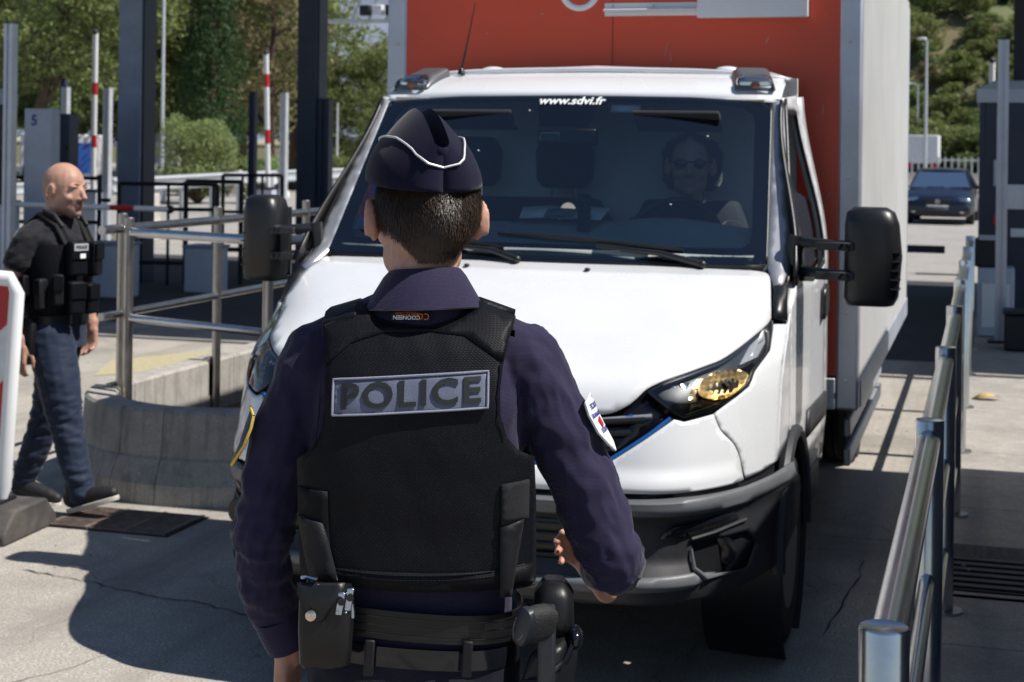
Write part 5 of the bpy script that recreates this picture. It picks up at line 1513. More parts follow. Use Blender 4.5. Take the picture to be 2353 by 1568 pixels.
# sleeve badges: a shield outline bent round the arm
def badge(A, ang, t0, name, mats, words):
    p0, p1 = Vector(A[1][0]), Vector(A[2][0]); ax = (p1 - p0).normalized()
    out = Vector((math.cos(ang), math.sin(ang), 0)); out = (out - ax * out.dot(ax)).normalized(); tan = ax.cross(out)
    base = p0.lerp(p1, t0)
    def S(u, v, off=0.0):
        r = .076 + off; a = u / .07
        return base - ax * v + out * (r * math.cos(a)) + tan * (r * math.sin(a))
    o = [(-.030, .040), (-.034, .020), (-.030, -.015), (-.015, -.042), (0, -.056), (.015, -.042), (.030, -.015), (.034, .020), (.030, .040), (.0, .050)]
    b = panel(name, o, lambda u, v: S(u, v), K[mats[0]], OF, .008, .003, out=tuple(out))
    MB().tube([S(u, v, .001) for u, v in o + o[:1]], .0026, 6, caps=False).build('stitched_edge', K[mats[1]], b)
    for w, v, sz in words:
        text('lettering', w, sz, K['bluetext'], b, None, extrude=.0003, bold=.0003, project=lambda q, v=v: S(q.x, v + q.y, .0015 + q.z))
    MB().add([S(u, v, .0018) for u, v in ((.004, .010), (.016, .004), (.010, -.012), (-.002, -.006))], [(0, 1, 2, 3)]).build('red_field', K['red'], b)
K['badgewhite'] = weave('white_badge', (.62, .63, .64), 900, .3, .6, .08, .1)
K['badgedark'] = weave('navy_badge', (.02, .03, .06), 900, .3, .6, .1, .1)
K['gold'] = M('gold_thread', (.62, .42, .05), .55, var=.2, vs=400)
badge(RA, rad(-12), .42, 'sleeve_badge', ('badgewhite', 'badgewhite'), (('POLICE', .030, .013), ('NATIONALE', .014, .010), ('POLICE', -.016, .011)))
badge(LA, rad(192), .45, 'sleeve_badge', ('badgedark', 'gold'), ())

# hair: dark scalp shell and many short strands
hs = MB(); hst = MB(); rnd = random.Random(4)
HI = HT.inverted()
def scalp(a, t):
    sn = math.sin(t) if t < 1.57 else max(math.sin(t), .72 - .10 * max(0, t - 2.35))
    q = Vector((.091 * sn * math.cos(a), .110 * sn * math.sin(a) - .010, .112 * math.cos(t) + .022))
    return q
rows = []
for i in range(15):
    row = []
    for k in range(29):
        a = rad(180 + 5 + 170 * k / 28)
        lm = 2.18 - .55 * max(0, abs(math.cos(a)) - .5) / .5
        row.append(HT @ scalp(a, .55 + (lm - .55) * i / 14))
    rows.append(row)
hs.loft(rows, caps=False, closed=False)
hair = hs.build('hair', K['hairbase'], OF, angle=180)
for _ in range(30000):
    a = rad(rnd.uniform(176, 364)); u = rnd.random()
    t = .9 + (2.75 - .9) * u
    side = abs(math.cos(a))
    lim = 2.72 - .66 * max(0, side - .5) / .5 + .05 * rnd.uniform(-1, 1)
    if t > lim: continue
    thin = sm(lim, lim - .42, t)
    if rnd.random() > .25 + .75 * thin: continue
    q = scalp(a, t); nrm = Vector((q.x / .0083, (q.y + .01) / .0121, (q.z - .022) / .0125)).normalized()
    dn = Vector((rnd.uniform(-.35, .35), -.15, -1)); dn = (dn - nrm * dn.dot(nrm)).normalized()
    L = (.006 + .014 * thin) * rnd.uniform(.7, 1.2)
    base = q - nrm * .001 + nrm * .0; tip = q + dn * L + nrm * (.0035 + .003 * thin) * rnd.uniform(.6, 1.3)
    sd = dn.cross(nrm).normalized() * (.00055 + .0003 * thin)
    k = len(hst.v)
    hst.v += [HT @ (base - sd), HT @ (base + sd), HT @ (tip + sd * .3), HT @ (tip - sd * .3)]
    hst.f.append((k, k + 1, k + 2, k + 3))
me = bpy.data.meshes.new('hair_strands'); me.from_pydata([tuple(p) for p in hst.v], [], hst.f)
hso = place('hair_strands', me, K['hair'], hair); hso['kind'] = 'stuff'

# garrison cap
CT = Matrix.Translation((-.018, .020, 0)) @ Matrix.Rotation(rad(19), 4, 'Z')
def cap_pt(t, j, off=0.0):
    """t along the cap (-1 back .. 1 front), j in -1 (left base) .. 0 (middle cleft) .. 1 (right base)"""
    w = .090 * (max(0.0, 1 - abs(t) ** 2.4)) ** .5
    zb = 1.752 + .013 * t
    zr = interp(t, [-1, -.85, -.6, -.3, .1, .6, 1], [1.815, 1.832, 1.856, 1.876, 1.887, 1.878, 1.84])
    s = abs(j)
    if s >= .2:
        h = (1 - s) / .8
        x = (w + .004 * min(1, w / .05)) * (1 - h ** 1.7) + .014 * min(1, w / .04) * h; z = zb + (zr - zb) * h
        z += .004 * math.sin(h * 3.14) * 0
    else:
        k = s / .2
        x = .014 * min(1, w / .04) * k ** .7; z = zr - (.040 * min(1, w / .05)) * (1 - k ** 1.5)
    y = t * .124
    x = math.copysign(x + off, j) if j else 0.0
    nb = .0006 * noise.noise(Vector((x * 30, y * 22, z * 26)))
    return CT @ Vector((x + nb, y + (off * (1 if t > 0 else -1) if abs(t) > .9 else 0), z))
ts = [-1, -.97, -.92, -.85, -.75, -.62, -.48, -.33, -.15, .05, .25, .45, .62, .78, .9, .97, 1]
js = [-1, -.94, -.86, -.76, -.64, -.52, -.42, -.32, -.25, -.2, -.15, -.08, 0, .08, .15, .2, .25, .32, .42, .52, .64, .76, .86, .94, 1]
cap = MB().loft([[cap_pt(t, j) for j in js] for t in ts], caps=False, closed=False).build('cap', K['capwool'], OF, angle=50)
ss = cap.modifiers.new('t', 'SOLIDIFY'); ss.thickness = .003; ss.offset = -1
def flap_top(t):
    return interp(t, [-1, -.97, -.92, -.75, -.4, 0, 1], [.56, .62, .67, .71, .68, .62, .58])
for sx in (-1, 1):
    rows = []
    for t in ts:
        h1 = flap_top(t)
        rows.append([cap_pt(t, sx * (1 - .8 * h1 * k / 6), .0055 if abs(t) < .985 else 0.0) for k in range(7)])
    fl = MB().loft(rows, caps=False, closed=False).build('cap_flap', K['capwool'], cap, angle=60)
    s2 = fl.modifiers.new('t', 'SOLIDIFY'); s2.thickness = .003
    MB().tube([cap_pt(t, sx * (1 - .8 * flap_top(t)), .0075 if abs(t) < .985 else 0.0) for t in ts], .0021, 6).build('piping', K['piping'], fl)

# trousers, belts, boots
tb = MB()
tb.loft([sup(CX, hw, hd, 2.5, 32, z) for z, hw, hd in ((.80, .19, .135), (.90, .188, .132), (.955, .184, .126))])
for sx in (-1, 1):
    tb.chain([((CX + sx * .095, 0, .86), .095), ((CX + sx * .11, .015, .50), .072), ((CX + sx * .12, -.005, .12), .062)])
remesh(tb, 'trousers', K['trouser'], OF, .009, 4, lambda p, n: fold(6, (14, 14, 22), .006)(p))
for sx in (-1, 1):
    bt_ = MB(); bt_.chain([((CX + sx * .125, -.04, .055), .052), ((CX + sx * .135, .06, .048), .046), ((CX + sx * .145, .15, .04), .038)]); bt_.chain([((CX + sx * .12, -.02, .06), .055), ((CX + sx * .12, -.01, .18), .055)])
    remesh(bt_, 'boot', K['leather'], OF, .008, 4)
def band(z0, z1, hw, hd, tilt, t=.004, n=2.5):
    rings = []
    for z, o in ((z0, -t), (z0, 0), ((z0 + z1) / 2, .001), (z1, 0), (z1, -t)):
        rings.append([Vector((p.x, p.y, p.z + tilt * (p.x - CX))) for p in sup(CX, hw + o, hd + o, n, 48, z)])
    return MB().loft(rings, caps=False)
belt = band(.984, 1.033, .192, .140, -.075).build('duty_belt', K['leather'], OF, angle=50)
for z in (.994, 1.008, 1.022):
    MB().loft([[Vector((p.x, p.y, p.z - .075 * (p.x - CX) + dzz)) for p in sup(CX, .1935, .1415, 2.5, 48, z)] for dzz in (-.0006, .0006)], caps=False).build('stitching', K['blackgloss'], belt)
band(.936, .970, .188, .134, -.06).build('trouser_belt', K['blackgloss'], OF, angle=50)
for x in (-.09, .075):
    yb = -.140
    MB().box((x, yb, .956), (.017, .008, .062), Matrix.Rotation(rad(3), 3, 'Y')).build('belt_loop', K['strapgrey'], OF, bevel=.003)
# handcuff pouch
pc = MB()
rows = []
for z, w, d in ((.951, .037, .016), (.958, .042, .020), (1.015, .045, .024), (1.072, .044, .024), (1.085, .041, .02)):
    rows.append(sup(-.160, w, d, 5, 32, z, -.168))
pch = MB().loft(rows).build('handcuff_pouch', K['leather'], belt, angle=60)
flp = [(-.050, 1.046), (.035, 1.046), (.030, 1.022), (.012, 1.004), (.004, .985), (-.006, .978), (-.018, .978), (-.030, .988), (-.040, 1.01), (-.050, 1.03)]
panel('flap', [(-.160 + u * .94, 1.82 + (v - 1.82) * .9368) for u, v in flp], lambda x, z: (x, -.196 + .010 * sm(1.07, 1.10, z), z), K['leather'], pch, .012, .004, out=(0, -1, 0))
MB().lathe([(.0095, 0), (.009, -.004), (.006, -.0055), (.001, -.0058)], (-.1815, -.198, 1.044), 'Y', 18).build('snap_button', K['brass'], pch)
MB().tube([(-.200, -.175, 1.100), (-.190, -.188, 1.104), (-.174, -.19, 1.102), (-.178, -.18, 1.094)], .003, 6).build('ring', K['cuffsteel'], pch)
hc = empty('handcuffs', (0, 0, 0)); hc.parent = None
tag(hc, 'steel handcuffs sticking out of the leather belt pouch', 'handcuffs')
hc.matrix_world = OF.matrix_basis.copy(); hc.location = OF.location; hc.rotation_euler = OF.rotation_euler
for i, x in enumerate((-.134, -.120)):
    MB().box((x, -.188 + .004 * i, 1.062 + .006 * i), (.012, .014, .038), Matrix.Rotation(rad(8), 3, 'Y')).build('cheek_plate', K['cuffsteel'], hc, bevel=.002)
    MB().lathe([(.0062, 0), (.0062, -.003), (.003, -.003)], (x + .002, -.195 + .004 * i, 1.066 + .006 * i), 'Y', 14).build('pivot', K['blackgloss'], hc)
    MB().tube([(x, -.18, 1.0 + .012 * math.sin(a / 10 * 3.14)) if False else (x + .006 * math.cos(a / 10 * 3.14), -.178, 1.035 + .028 * math.sin(a / 10 * 3.14)) for a in range(11)], .004, 6).build('bow', K['cuffsteel'], hc)
    MB().ball((x - .004, -.196, 1.049), .0022).build('rivet', K['chrome'], hc)
# holster and pistol
ho_ = empty('holster', (-.004, 0, .058)); ho_.parent = belt
MB().loft([[Vector((x, y, z)) for x, y, z in ring] for ring in (
    [(.175, -.115, .70), (.215, -.135, .70), (.245, -.06, .70), (.215, -.02, .70)],
    [(.165, -.150, .86), (.225, -.165, .86), (.270, -.05, .86), (.225, .01, .86)],
    [(.185, -.150, .915), (.240, -.150, .925), (.275, -.04, .93), (.225, .02, .925)])]).build('shell', K['leather'], ho_, bevel=.012, angle=60)
MB().tube([(.170, -.152, .865), (.20, -.168, .872), (.225, -.165, .89), (.245, -.145, .90), (.258, -.12, .925), (.272, -.09, .93)], .004, 6).build('lip', K['blackgloss'], ho_)
MB().ball((.262, -.10, .925), (.014, .03, .02)).build('hood_catch', K['blackgloss'], ho_)
hp_ = MB().loft([sup(.222, w, d, 3, 24, z, -.05) for z, w, d in ((.985, .030, .05), (1.0, .036, .058), (1.048, .034, .052), (1.068, .020, .033))]).build('hip_pouch', K['leather'], belt, angle=60)
pg = empty('pistol', OF.location, OF.rotation_euler[2]); tag(pg, 'black pistol with stippled grip in the hip holster', 'pistol')
gx = Vector((.75, .66, -.04)).normalized()      # from the magazine foot into the holster
gu = Vector((.40, -.10, .91)).normalized(); gu = (gu - gx * gu.dot(gx)).normalized(); gv = gx.cross(gu)
g0 = Vector((.164, -.220, 1.036))
def gr_ring(s, a, b, sh=0.0):
    return [g0 + gx * s + gu * (b * math.copysign(abs(math.sin(t)) ** .7, math.sin(t)) + sh) + gv * (a * math.copysign(abs(math.cos(t)) ** .7, math.cos(t))) for t in [k / 24 * 6.283 for k in range(24)]]
MB().loft([gr_ring(.012, .017, .031), gr_ring(.03, .0185, .033), (gr_ring(.05, .018, .032)), gr_ring(.068, .014, .026, -.004)]).build('grip', K['gungrip'], pg, angle=60)
MB().loft([gr_ring(-.004, .014, .027), gr_ring(0, .0185, .0325), gr_ring(.009, .019, .034), gr_ring(.0115, .018, .032)]).build('magazine_base', K['gunmetal'], pg, angle=40)
MB().tube([g0 - gx * .0025 + gu * (.024 * math.sin(t)) + gv * (.0125 * math.cos(t)) for t in [rad(150 + 200 * k / 14) for k in range(15)]], .0016, 6).build('base_groove', K['steel'], pg)
MB().box(g0 + gx * .075 - gu * .05, (.030, .05, .13)).build('frame', K['gunmetal'], pg, bevel=.006)

for z0_, x0_, x1_ in ((1.092, -.19, .17), (1.100, -.19, .17)):
    MB().tube([Vector((x0_ + (x1_ - x0_) * k / 20, vback(x0_ + (x1_ - x0_) * k / 20, z0_) - .0045, z0_ + .012 * ((k - 10) / 10) ** 2)) for k in range(21)], .0008, 5).build('stitch_line', K['vest'], vb)
for sx, pts_ in ((-1, ((-.1845, 1.43), (-.186, 1.36), (-.192, 1.31), (-.212, 1.287))), (1, ((.130, 1.45), (.126, 1.40), (.127, 1.36), (.139, 1.325)))):
    MB().tube([Vector((x + -sx * .006, vback(x, z) - .004, z)) for x, z in pts_], .0009, 5).build('stitch_line', K['vest'], vb)

# ---- the bald officer walking on the left (local +y is where he walks, +x towards the camera)
O2 = empty('person', (-4.37, 6.97, 0), rad(-93.5))
tag(O2, 'bald officer in black T-shirt, tactical vest and blue jeans walking on the left', 'person')
b = MB()
H2 = Matrix.Translation((0, .012, 1.572)) @ Matrix.Rotation(rad(-6), 4, 'Z') @ Matrix.Rotation(rad(-4), 4, 'X')
add_head(b, H2, 1.10)
add_ear(b, H2, -1, 1.0, .3); add_ear(b, H2, 1, 1.0, .3)
b.chain([((0, -.015, 1.53), .062), ((0, -.03, 1.46), .062), ((0, -.04, 1.40), .072)])
tor = lambda off: [sup(0, hw + off, hd + off, 2.5, 28, z, yc) for z, hw, hd, yc in ((.84, .165, .115, -.03), (.92, .165, .115, -.03), (1.02, .165, .118, -.03), (1.14, .175, .125, -.03), (1.26, .19, .13, -.03), (1.34, .19, .12, -.035), (1.40, .14, .095, -.04), (1.45, .075, .07, -.035))]
b.loft(tor(-.025))
ARM_R = [((.20, -.065, 1.335), .062), ((.222, -.095, 1.23), .054), ((.232, -.130, 1.11), .046), ((.236, -.13, 1.06), .043), ((.235, -.10, .95), .039), ((.23, -.07, .86), .030)]
ARM_L = [((-.205, -.05, 1.335), .064), ((-.235, -.02, 1.22), .055), ((-.245, -.04, 1.09), .047), ((-.245, -.02, 1.0), .043), ((-.24, .01, .90), .031)]
for A in (ARM_R, ARM_L):
    b.chain([(p, r - (.012 if i < 3 else 0)) for i, (p, r) in enumerate(A)])
add_hand(b, Matrix.Translation((.228, -.06, .835)) @ Matrix.Rotation(rad(90), 4, 'Z') @ Matrix.Rotation(rad(-8), 4, 'X'), -1 * -1, (.35, .45, .5, .55), .05, .5)
add_hand(b, Matrix.Translation((-.238, .022, .875)) @ Matrix.Rotation(rad(-90), 4, 'Z') @ Matrix.Rotation(rad(14), 4, 'X'), 1, (.4, .5, .55, .6), .05, .5)
LEG_F = [((.085, .0, .86), .116), ((.095, .06, .66), .106), ((.095, .105, .46), .084), ((.09, .15, .28), .074), ((.085, .20, .115), .064)]
LEG_B = [((-.085, -.05, .86), .110), ((-.09, -.09, .66), .102), ((-.09, -.13, .46), .082), ((-.09, -.20, .28), .072), ((-.09, -.265, .13), .060)]
for A in (LEG_F, LEG_B):
    b.chain([(p, r - .02) for p, r in A])
remesh(b, 'body', K['skin2'], O2, .0052, 4)
K['frost_eye'] = M('eye_white', (.45, .40, .38), .4)
K['beard'] = M('stubble', (.20, .11, .085), .8, var=.2, vs=80)
for sx in (-1, 1):
    e = MB().ball(H2 @ (Vector((sx * .032, .083, .012)) * 1.08), .0105).build('eye', K['frost_eye'], O2)
    MB().tube([H2 @ (Vector(p) * 1.08) for p in ((sx * .015, .100, .034), (sx * .034, .096, .038), (sx * .052, .078, .032))], [.0025, .0035, .0015], 6).build('eyebrow', K['hairbase'], O2)
MB().ball(H2 @ (Vector((0, .098, -.0615)) * 1.10), (.020, .007, .0075)).build('lips', M('lips', (.36, .13, .11), .5), O2)
# clothes
t = MB(); t.loft(tor(0)[1:]); 
for A in (ARM_R, ARM_L):
    q = A[:3]
    t.chain([(q[0][0], q[0][1]), (Vector(q[0][0]).lerp(Vector(q[1][0]), .9), q[1][1] + .012)])
    t.chain([((.06 * (1 if A is ARM_R else -1), -.04, 1.40), .055), (A[0][0], .064)])
remesh(t, 't_shirt', K['tshirt'], O2, .008, 4, lambda p, n: fold(9, (15, 15, 24), .008)(p))
j = MB(); j.loft([sup(0, hw, hd, 2.5, 28, z, -.03) for z, hw, hd in ((.80, .175, .125), (.88, .172, .122), (.945, .168, .118))])
for A in (LEG_F, LEG_B):
    j.chain(A)
def jd(p, n):
    k = math.exp(-((p.z - .46) / .12) ** 2) + .7 * math.exp(-((p.z - .17) / .09) ** 2) + .4
    return k * (.008 * noise.noise(Vector((p.x * 10, p.y * 10 + p.z * 14, p.z * 34))) + .005 * noise.noise(Vector((p.x * 20, p.y * 20 - p.z * 30, p.z * 50))))
remesh(j, 'jeans', K['jeans'], O2, .008, 3, jd)
for sx, y0, z0, pitch in ((1, .19, .045, 18), (-1, -.275, .024, -6)):
    sh = empty('shoe', (sx * .088, y0, z0)); sh.parent = O2; sh.rotation_euler = (rad(pitch), 0, 0)
    s_ = MB(); s_.chain([((0, -.03, .055), .046), ((0, .06, .045), .044), ((0, .16, .035), .036), ((0, .20, .03), .028)]); s_.chain([((0, -.01, .06), .046), ((0, .0, .12), .045)])
    remesh(s_, 'upper', K['shoe'], sh, .007, 3)
    out = [(.045 * math.cos(a), .075 + .155 * math.sin(a)) for a in [k / 24 * 6.283 for k in range(24)]]
    MB().prism(out, -.012, .012, 'XY').build('sole', K['sole'], sh, bevel=.004)
# tactical vest with pouches
vz2 = ((.985, .178, .135), (1.05, .182, .140), (1.16, .190, .148), (1.27, .198, .150), (1.315, .19, .146))
vs2 = MB().loft([sup(0, hw, hd, 2.7, 40, z, -.028) for z, hw, hd in vz2], caps=False).build('tactical_vest', K['vestplain'], O2, angle=60)
for sx in (-1, 1):
    MB().tube([(sx * .10, -.17, 1.30), (sx * .105, -.145, 1.385), (sx * .105, -.05, 1.468 - .01), (sx * .10, .05, 1.405), (sx * .095, .105, 1.31)], [.028] * 5, 10, flat=.45).build('shoulder_strap', K['vestplain'], O2)
    MB().tube([(sx * .105, -.03, 1.475), (sx * .105, .03, 1.455), (sx * .10, .075, 1.40)], .012, 8).build('strap_pad', K['strapgrey'], O2)
def pouch(x, y, z, w, d, h, rz, m='vestplain', name='pouch'):
    p = MB().box((0, 0, 0), (w, d, h)).build(name, K[m], O2, bevel=.014, loc=(x, y, z), seg=3); p.rotation_euler[2] = rz
    MB().box((0, d / 2 + .004, h * .22), (w * .96, .008, h * .5)).build('flap', K['vest'], p, bevel=.004)
    return p
cp = pouch(.085, .150, 1.25, .10, .05, .17, rad(-20), 'vest')
K['greypatch'] = M('grey_name_tape', (.40, .42, .44), .7)
nt_ = MB().box((0, .034, .055), (.078, .006, .034)).build('name_tape', K['greypatch'], cp)
text('lettering', 'POLICE', .021, K['thread'], nt_, Matrix.Translation((0, .0385, .055)) @ Matrix.Rotation(rad(180), 4, 'Z') @ Matrix.Rotation(rad(90), 4, 'X'), bold=.0006, sx=.9, extrude=.0005)
MB().box((-.01, .034, .012), (.03, .005, .022)).build('badge', K['textwhite'], cp)
pouch(-.06, .150, 1.24, .09, .055, .17, rad(10), 'vest')
pouch(.10, .155, 1.06, .085, .055, .16, rad(-25), 'vest'); pouch(0, .17, 1.05, .08, .05, .15, 0, 'vest')
pouch(.195, .03, 1.08, .04, .07, .15, rad(-90), 'strapgrey'); pouch(.20, -.06, 1.10, .035, .06, .14, rad(-90))
pouch(.16, .10, 1.10, .05, .045, .15, rad(-55), 'strapgrey'); pouch(-.19, .0, 1.08, .04, .07, .15, rad(90))
bl2 = MB().loft([sup(0, .176 + o, .126 + o, 2.5, 36, z, -.03) for z, o in ((.925, 0), (.925, .006), (.97, .006), (.97, 0))], caps=False).build('belt', K['leather'], O2)
MB().loft([sup(.205, w, d, 3, 20, z, -.05) for z, w, d in ((.74, .022, .04), (.80, .028, .055), (.93, .028, .055), (.96, .02, .04))]).build('holster', K['leather'], bl2, angle=60)

# ---- the driver
DV = empty('person', (-1.69 + .48, 4.95 + 1.66, .0), rad(180)); tag(DV, 'driver in dark clothes and sunglasses behind the truck steering wheel', 'person')
d = MB(); HD = Matrix.Translation((-.03, .03, 1.745)) @ Matrix.Rotation(rad(8), 4, 'Z')
add_head(d, HD, 1.05); add_ear(d, HD, -1, 1, .3); add_ear(d, HD, 1, 1, .3)
d.chain([((-.02, .015, 1.69), .058), ((-.01, 0, 1.60), .06)])
dt = [sup(0, hw, hd, 2.5, 24, z, 0) for z, hw, hd in ((1.04, .17, .12), (1.2, .18, .125), (1.38, .2, .125), (1.47, .17, .11), (1.54, .11, .08), (1.59, .07, .065))]
d.loft([[Vector((p.x * .88, p.y * .85, p.z)) for p in r] for r in dt])
DA = [[((-.20, .0, 1.47), .062), ((-.26, .10, 1.28), .052), ((-.17, .27, 1.36), .038), ((-.13, .31, 1.40), .03)], [((.20, .0, 1.47), .062), ((.27, .10, 1.28), .052), ((.22, .27, 1.36), .038), ((.20, .31, 1.40), .03)]]
for A in DA:
    d.chain([(p, r - .012) for p, r in A[:3]] + [A[3]])
add_hand(d, Matrix.Translation((-.115, .325, 1.42)) @ Matrix.Rotation(rad(190), 4, 'X'), 1, (.8, .9, .9, 1), .02, .8, .95)
add_hand(d, Matrix.Translation((.19, .325, 1.42)) @ Matrix.Rotation(rad(190), 4, 'X'), -1, (.8, .9, .9, 1), .02, .8, .95)
for sx in (-1, 1):
    d.chain([((sx * .09, 0, 1.08), .09), ((sx * .11, .16, 1.06), .07)])
remesh(d, 'body', K['skin_driver'], DV, .006, 4)
ds = MB(); ds.loft(dt)
for A in DA: ds.chain(A[:3])
remesh(ds, 'jacket', K['tshirt'], DV, .009, 4, lambda p, n: fold(12, (14, 14, 20), .006)(p))
dh = MB().loft([[HD @ (Vector((.089 * math.sin(u) * math.cos(a), .107 * math.sin(u) * math.sin(a) - .008, .104 * math.cos(u) + .034)) * 1.05) for a in [rad(150 - 50 * sm(1.1, .7, u) + (240 + 100 * sm(1.1, .7, u)) * k / 24) for k in range(25)]] for u in (.02, .3, .6, .8, .95, 1.2, 1.5, 1.75)], caps=False, closed=False).build('hair', K['hairbase'], DV)
sg = empty('sunglasses', (0, 0, 0)); sg.parent = DV
for sx in (-1, 1):
    MB().ball(HD @ (Vector((sx * .034, .092, .012)) * 1.06), (.029, .010, .021)).build('lens', K['lens_dark'], sg)
    MB().tube([HD @ (Vector(p) * 1.06) for p in ((sx * .060, .085, .018), (sx * .084, .04, .018), (sx * .088, -.01, .012))], .0025, 6).build('temple', K['thread'], sg)
MB().tube([HD @ (Vector(p) * 1.06) for p in ((-.012, .100, .018), (0, .104, .02), (.012, .100, .018))], .003, 6).build('bridge', K['thread'], sg)

# ------------------------------------------------------------------ striped barrier board at the left edge
BB = empty('barrier_board', (-4.445, 6.47, 0), rad(4)); tag(BB, 'red and white striped barrier board cut off by the left edge of the photo', 'barrier board')
brd = empty('board', (0, 0, .16)); brd.parent = BB; brd.rotation_euler = (0, rad(3.4), 0)
K['frosty'] = M('reflective_white', (.62, .64, .66), .5, var=.08, vs=20, dirt=.25, dirtcol=(.35, .33, .3))
K['reflred'] = M('reflective_red', (.42, .012, .02), .42, var=.12, vs=16)
Wb, Hb = .98, 1.02
def fr(x0, x1, z0, z1): return [(x0, z0), (x1, z0), (x1, z1 - .05), (x1 - .04, z1), (x0 + .04, z1), (x0, z1 - .05)]
def boardx(o): return o
MB().box((-Wb / 2 + .10, 0, Hb / 2), (Wb - .06, .02, Hb - .06)).build('panel', K['frosty'], brd, bevel=.004)
for i in range(-4, 6):
    # stripes rise to the right at 45 degrees, cut to the board
    z0 = i * .52 + .30
    poly = [(-.86, z0 - .92 + .0), (.07, z0 + .0), (.07, z0 + .26), (-.86, z0 - .66)]
    pz = []
    def clip(P, ax, lim, keep):
        out = []
        for k in range(len(P)):
            a, c = P[k], P[(k + 1) % len(P)]; ia = keep(a[ax], lim); ic = keep(c[ax], lim)
            if ia: out.append(a)
            if ia != ic:
                t_ = (lim - a[ax]) / (c[ax] - a[ax]); out.append((a[0] + (c[0] - a[0]) * t_, a[1] + (c[1] - a[1]) * t_))
        return out
    P = clip(poly, 1, .035, lambda v, l: v >= l)
    if len(P) > 2: P = clip(P, 1, Hb - .035, lambda v, l: v <= l)
    if len(P) > 2:
        MB().prism(P, -.0135, -.0105, 'XZ').build('red_stripe', K['reflred'], brd)
MB().tube([(-.90, 0, .0), (-.90, 0, Hb - .05), (-.86, 0, Hb), (.06, 0, Hb), (.095, 0, Hb - .06), (.095, 0, .06), (.07, 0, -.07)], [.036, .036, .036, .036, .036, .036, .020], 12, flat=.8).build('frame', K['white'], brd)
for x in (-.75, .02):
    MB().prism([(-.24, 0), (.24, 0), (.24, .05), (.14, .145), (-.14, .145), (-.24, .05)], -.17, .17, 'YZ').build('foot', K['rubber'], BB, bevel=.012, loc=(x + .05, 0, 0))
    MB().box((x + .05, 0, .15), (.10, .16, .02)).build('foot_socket', K['blackiron'], BB, bevel=.004)

# drain grate in the lane beside the barrier board
DG = empty('drain_grate', (-3.93, 6.86, 0)); tag(DG, 'rusty slotted drain grate in the lane under the bald officer', 'drain grate')
MB().box((0, 0, .002), (.66, .42, .006)).build('bed', K['blackiron'], DG)
K['rust'] = M('rusty_iron', (.20, .15, .125), .8, .3, var=.4, vs=30, bump=.4, bs=120)
for i in range(15):
    MB().box((0, -.19 + .027 * i, .008), (.62, .011, .010)).build('bar', K['rust'], DG)
for i in range(4):
    MB().box((-.305 + .203 * i, 0, .0085), (.02, .40, .012)).build('rib', K['rust'], DG)
# dry leaf on the island
lf = MB().add([(-.10, -.02, .0), (-.03, -.06, .02), (.07, -.05, .035), (.11, .01, .01), (.04, .06, .03), (-.05, .05, .025), (0, 0, .045)], [(0, 1, 6), (1, 2, 6), (2, 3, 6), (3, 4, 6), (4, 5, 6), (5, 0, 6)]).build('dry_leaf', M('dry_yellow_leaf', (.55, .38, .12), .7, var=.25, vs=30), None, loc=(.0, 12.05, .05), angle=80)
tag(lf, 'curled dry yellow leaf lying on the sunny island paving', 'leaf')
so = lf.modifiers.new('t', 'SOLIDIFY'); so.thickness = .003
rnd = random.Random(8)
for i in range(26):
    x, y = rnd.uniform(-4.4, -2.6), rnd.uniform(5.2, 6.4)
    if i > 14: x, y = rnd.uniform(-.9, .2), rnd.uniform(4.5, 12)
    o = MB().ball((0, 0, 0), (rnd.uniform(.004, .011), rnd.uniform(.004, .009), .004), 6, 4).build('pebble', K['slab'], None, loc=(x, y, .003 if i <= 14 else (.058 if x > -.25 else .003)))
    tag(o, 'small loose stone chip lying on the concrete', 'pebble', 'stone chips on the concrete')

# ------------------------------------------------------------------ the blue car waiting far behind
CAR = empty('parked_car', (-1.22, 41.8, -.02), rad(-2)); tag(CAR, 'dark blue hatchback waiting in the lane behind the truck', 'car')
CAR.scale = (.97, .97, .97)
K['carblue'] = M('dark_blue_car_paint', (.005, .010, .028), .3, .1, var=.06, coat=.3)
prof = [(.0, .32), (.02, .55), (.10, .66), (.25, .74), (.95, .92), (1.0, .93)]
rings = []
for y, hw, z0, z1 in ((0, .70, .34, .56), (.06, .80, .24, .66), (.22, .855, .20, .73), (.6, .87, .2, .83), (1.05, .87, .2, .93), (1.6, .87, .2, .95), (3.2, .87, .2, .98), (3.9, .85, .24, .95), (4.1, .78, .3, .8)):
    rings.append([Vector((x * hw, y, z)) for x, z in ((-1, z0 + .1), (-1, (z0 + z1) / 2), (-.97, z1 - .07), (-.88, z1), (-.45, z1 + .02), (0, z1 + .03), (.45, z1 + .02), (.88, z1), (.97, z1 - .07), (1, (z0 + z1) / 2), (1, z0 + .1), (.85, z0), (-.85, z0))])
MB().loft(rings).build('body', K['carblue'], CAR, angle=50, bevel=.0)
rings = []
for y, hw, z in ((1.75, .60, 1.40), (2.1, .62, 1.445), (2.9, .62, 1.44), (3.5, .58, 1.36)):
    rings.append([Vector((x * hw, y, z + dz_)) for x, dz_ in ((-1, -.04), (-.9, .0), (0, .02), (.9, .0), (1, -.04), (.9, -.06), (-.9, -.06))])
MB().loft(rings).build('roof', K['carblue'], CAR, angle=60)
K['carglass'] = glass('car_glass', (.35, .45, .5), 1.2)
MB().add([(-.76, 1.05, .95), (.76, 1.05, .95), (.60, 1.76, 1.37), (-.60, 1.76, 1.37)], [(0, 1, 2, 3)]).build('windshield', K['carglass'], CAR)
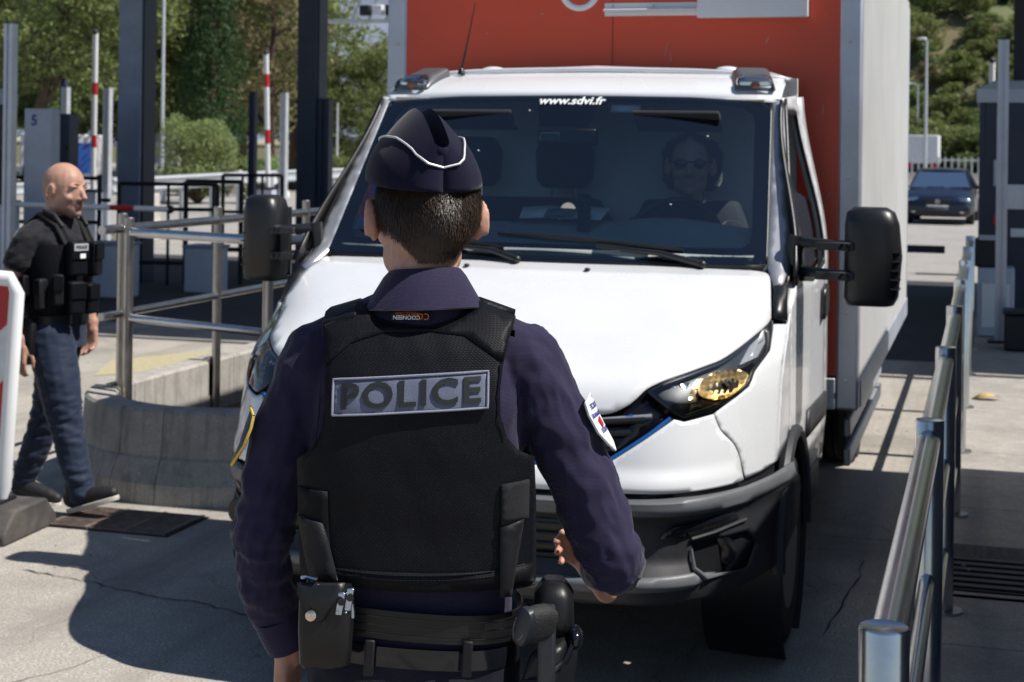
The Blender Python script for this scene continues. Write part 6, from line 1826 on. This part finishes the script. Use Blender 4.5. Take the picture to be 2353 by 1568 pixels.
MB().add([(-.76, 3.75, .95), (.76, 3.75, .95), (.57, 3.5, 1.33), (-.57, 3.5, 1.33)], [(0, 1, 2, 3)]).build('rear_window', K['carglass'], CAR)
for sx in (-1, 1):
    MB().add([(sx * .80, 1.15, .95), (sx * .80, 3.6, .97), (sx * .585, 3.45, 1.33), (sx * .605, 1.8, 1.37)], [(0, 1, 2, 3)]).build('side_window', K['carglass'], CAR)
    MB().tube([(sx * .79, 1.02, .93), (sx * .62, 1.76, 1.39)], .03, 8).build('pillar', K['carblue'], CAR)
    MB().tube([(sx * .82, 2.4, .95), (sx * .61, 2.4, 1.40)], .03, 8).build('pillar', K['blackplastic'], CAR)
    MB().tube([(sx * .80, 3.75, .93), (sx * .58, 3.5, 1.35)], .05, 8).build('pillar', K['carblue'], CAR)
    hl_ = MB().ball((sx * .62, .12, .635), (.20, .08, .085)).build('headlight', K['chrome'], CAR)
    MB().ball((sx * .62, .085, .635), (.165, .06, .07)).build('lens', K['clearlens'], hl_)
    m_ = MB().ball((sx * .93, 1.15, .97), (.10, .07, .06)).build('door_mirror', K['carblue'], CAR)
    MB().ball((sx * .60, -.0, .36), (.09, .03, .05)).build('fog_light', K['chrome'], CAR)
    for y in (.85, 3.35):
        w_ = empty('wheel', (sx * .78, y, .31)); w_.parent = CAR
        MB().lathe([(.19, -.1), (.30, -.1), (.315, -.06), (.315, .06), (.30, .1), (.19, .1)], (0, 0, 0), 'X', 24).build('tyre', K['tyre'], w_)
        MB().lathe([(.19, sx * .09), (.17, sx * .07), (.05, sx * .09), (.01, sx * .09)], (0, 0, 0), 'X', 20).build('rim', K['rimgrey'], w_)
    MB().box((sx * .35, 1.95, .95), (.5, .14, .7), Matrix.Rotation(rad(-12), 3, 'X')).build('seat', K['seat'], CAR, bevel=.05)
MB().box((0, .015, .60), (.62, .05, .11)).build('grille', K['blackplastic'], CAR, bevel=.01)
MB().lathe([(.062, .0), (.062, -.012), (.050, -.012), (.050, 0)], (0, -.012, .605), 'Y', 20).build('badge_ring', K['chrome'], CAR)
MB().box((0, -.03, .45), (.54, .02, .11)).build('licence_plate', K['textwhite'], CAR, bevel=.004)
MB().box((0, .01, .30), (1.15, .06, .13)).build('air_intake', K['blackplastic'], CAR, bevel=.02)
MB().box((0, .0, .42), (1.62, .08, .17)).build('bumper', K['carblue'], CAR, bevel=.03)
MB().box((0, 2.2, .6), (1.6, 2.6, .5)).build('cabin_floor', K['blackplastic'], CAR)
for x in (-.35, .25):
    MB().tube([(x, 1.03, .955), (x + .45, 1.06, .965)], .008, 6).build('wiper', K['blackplastic'], CAR)
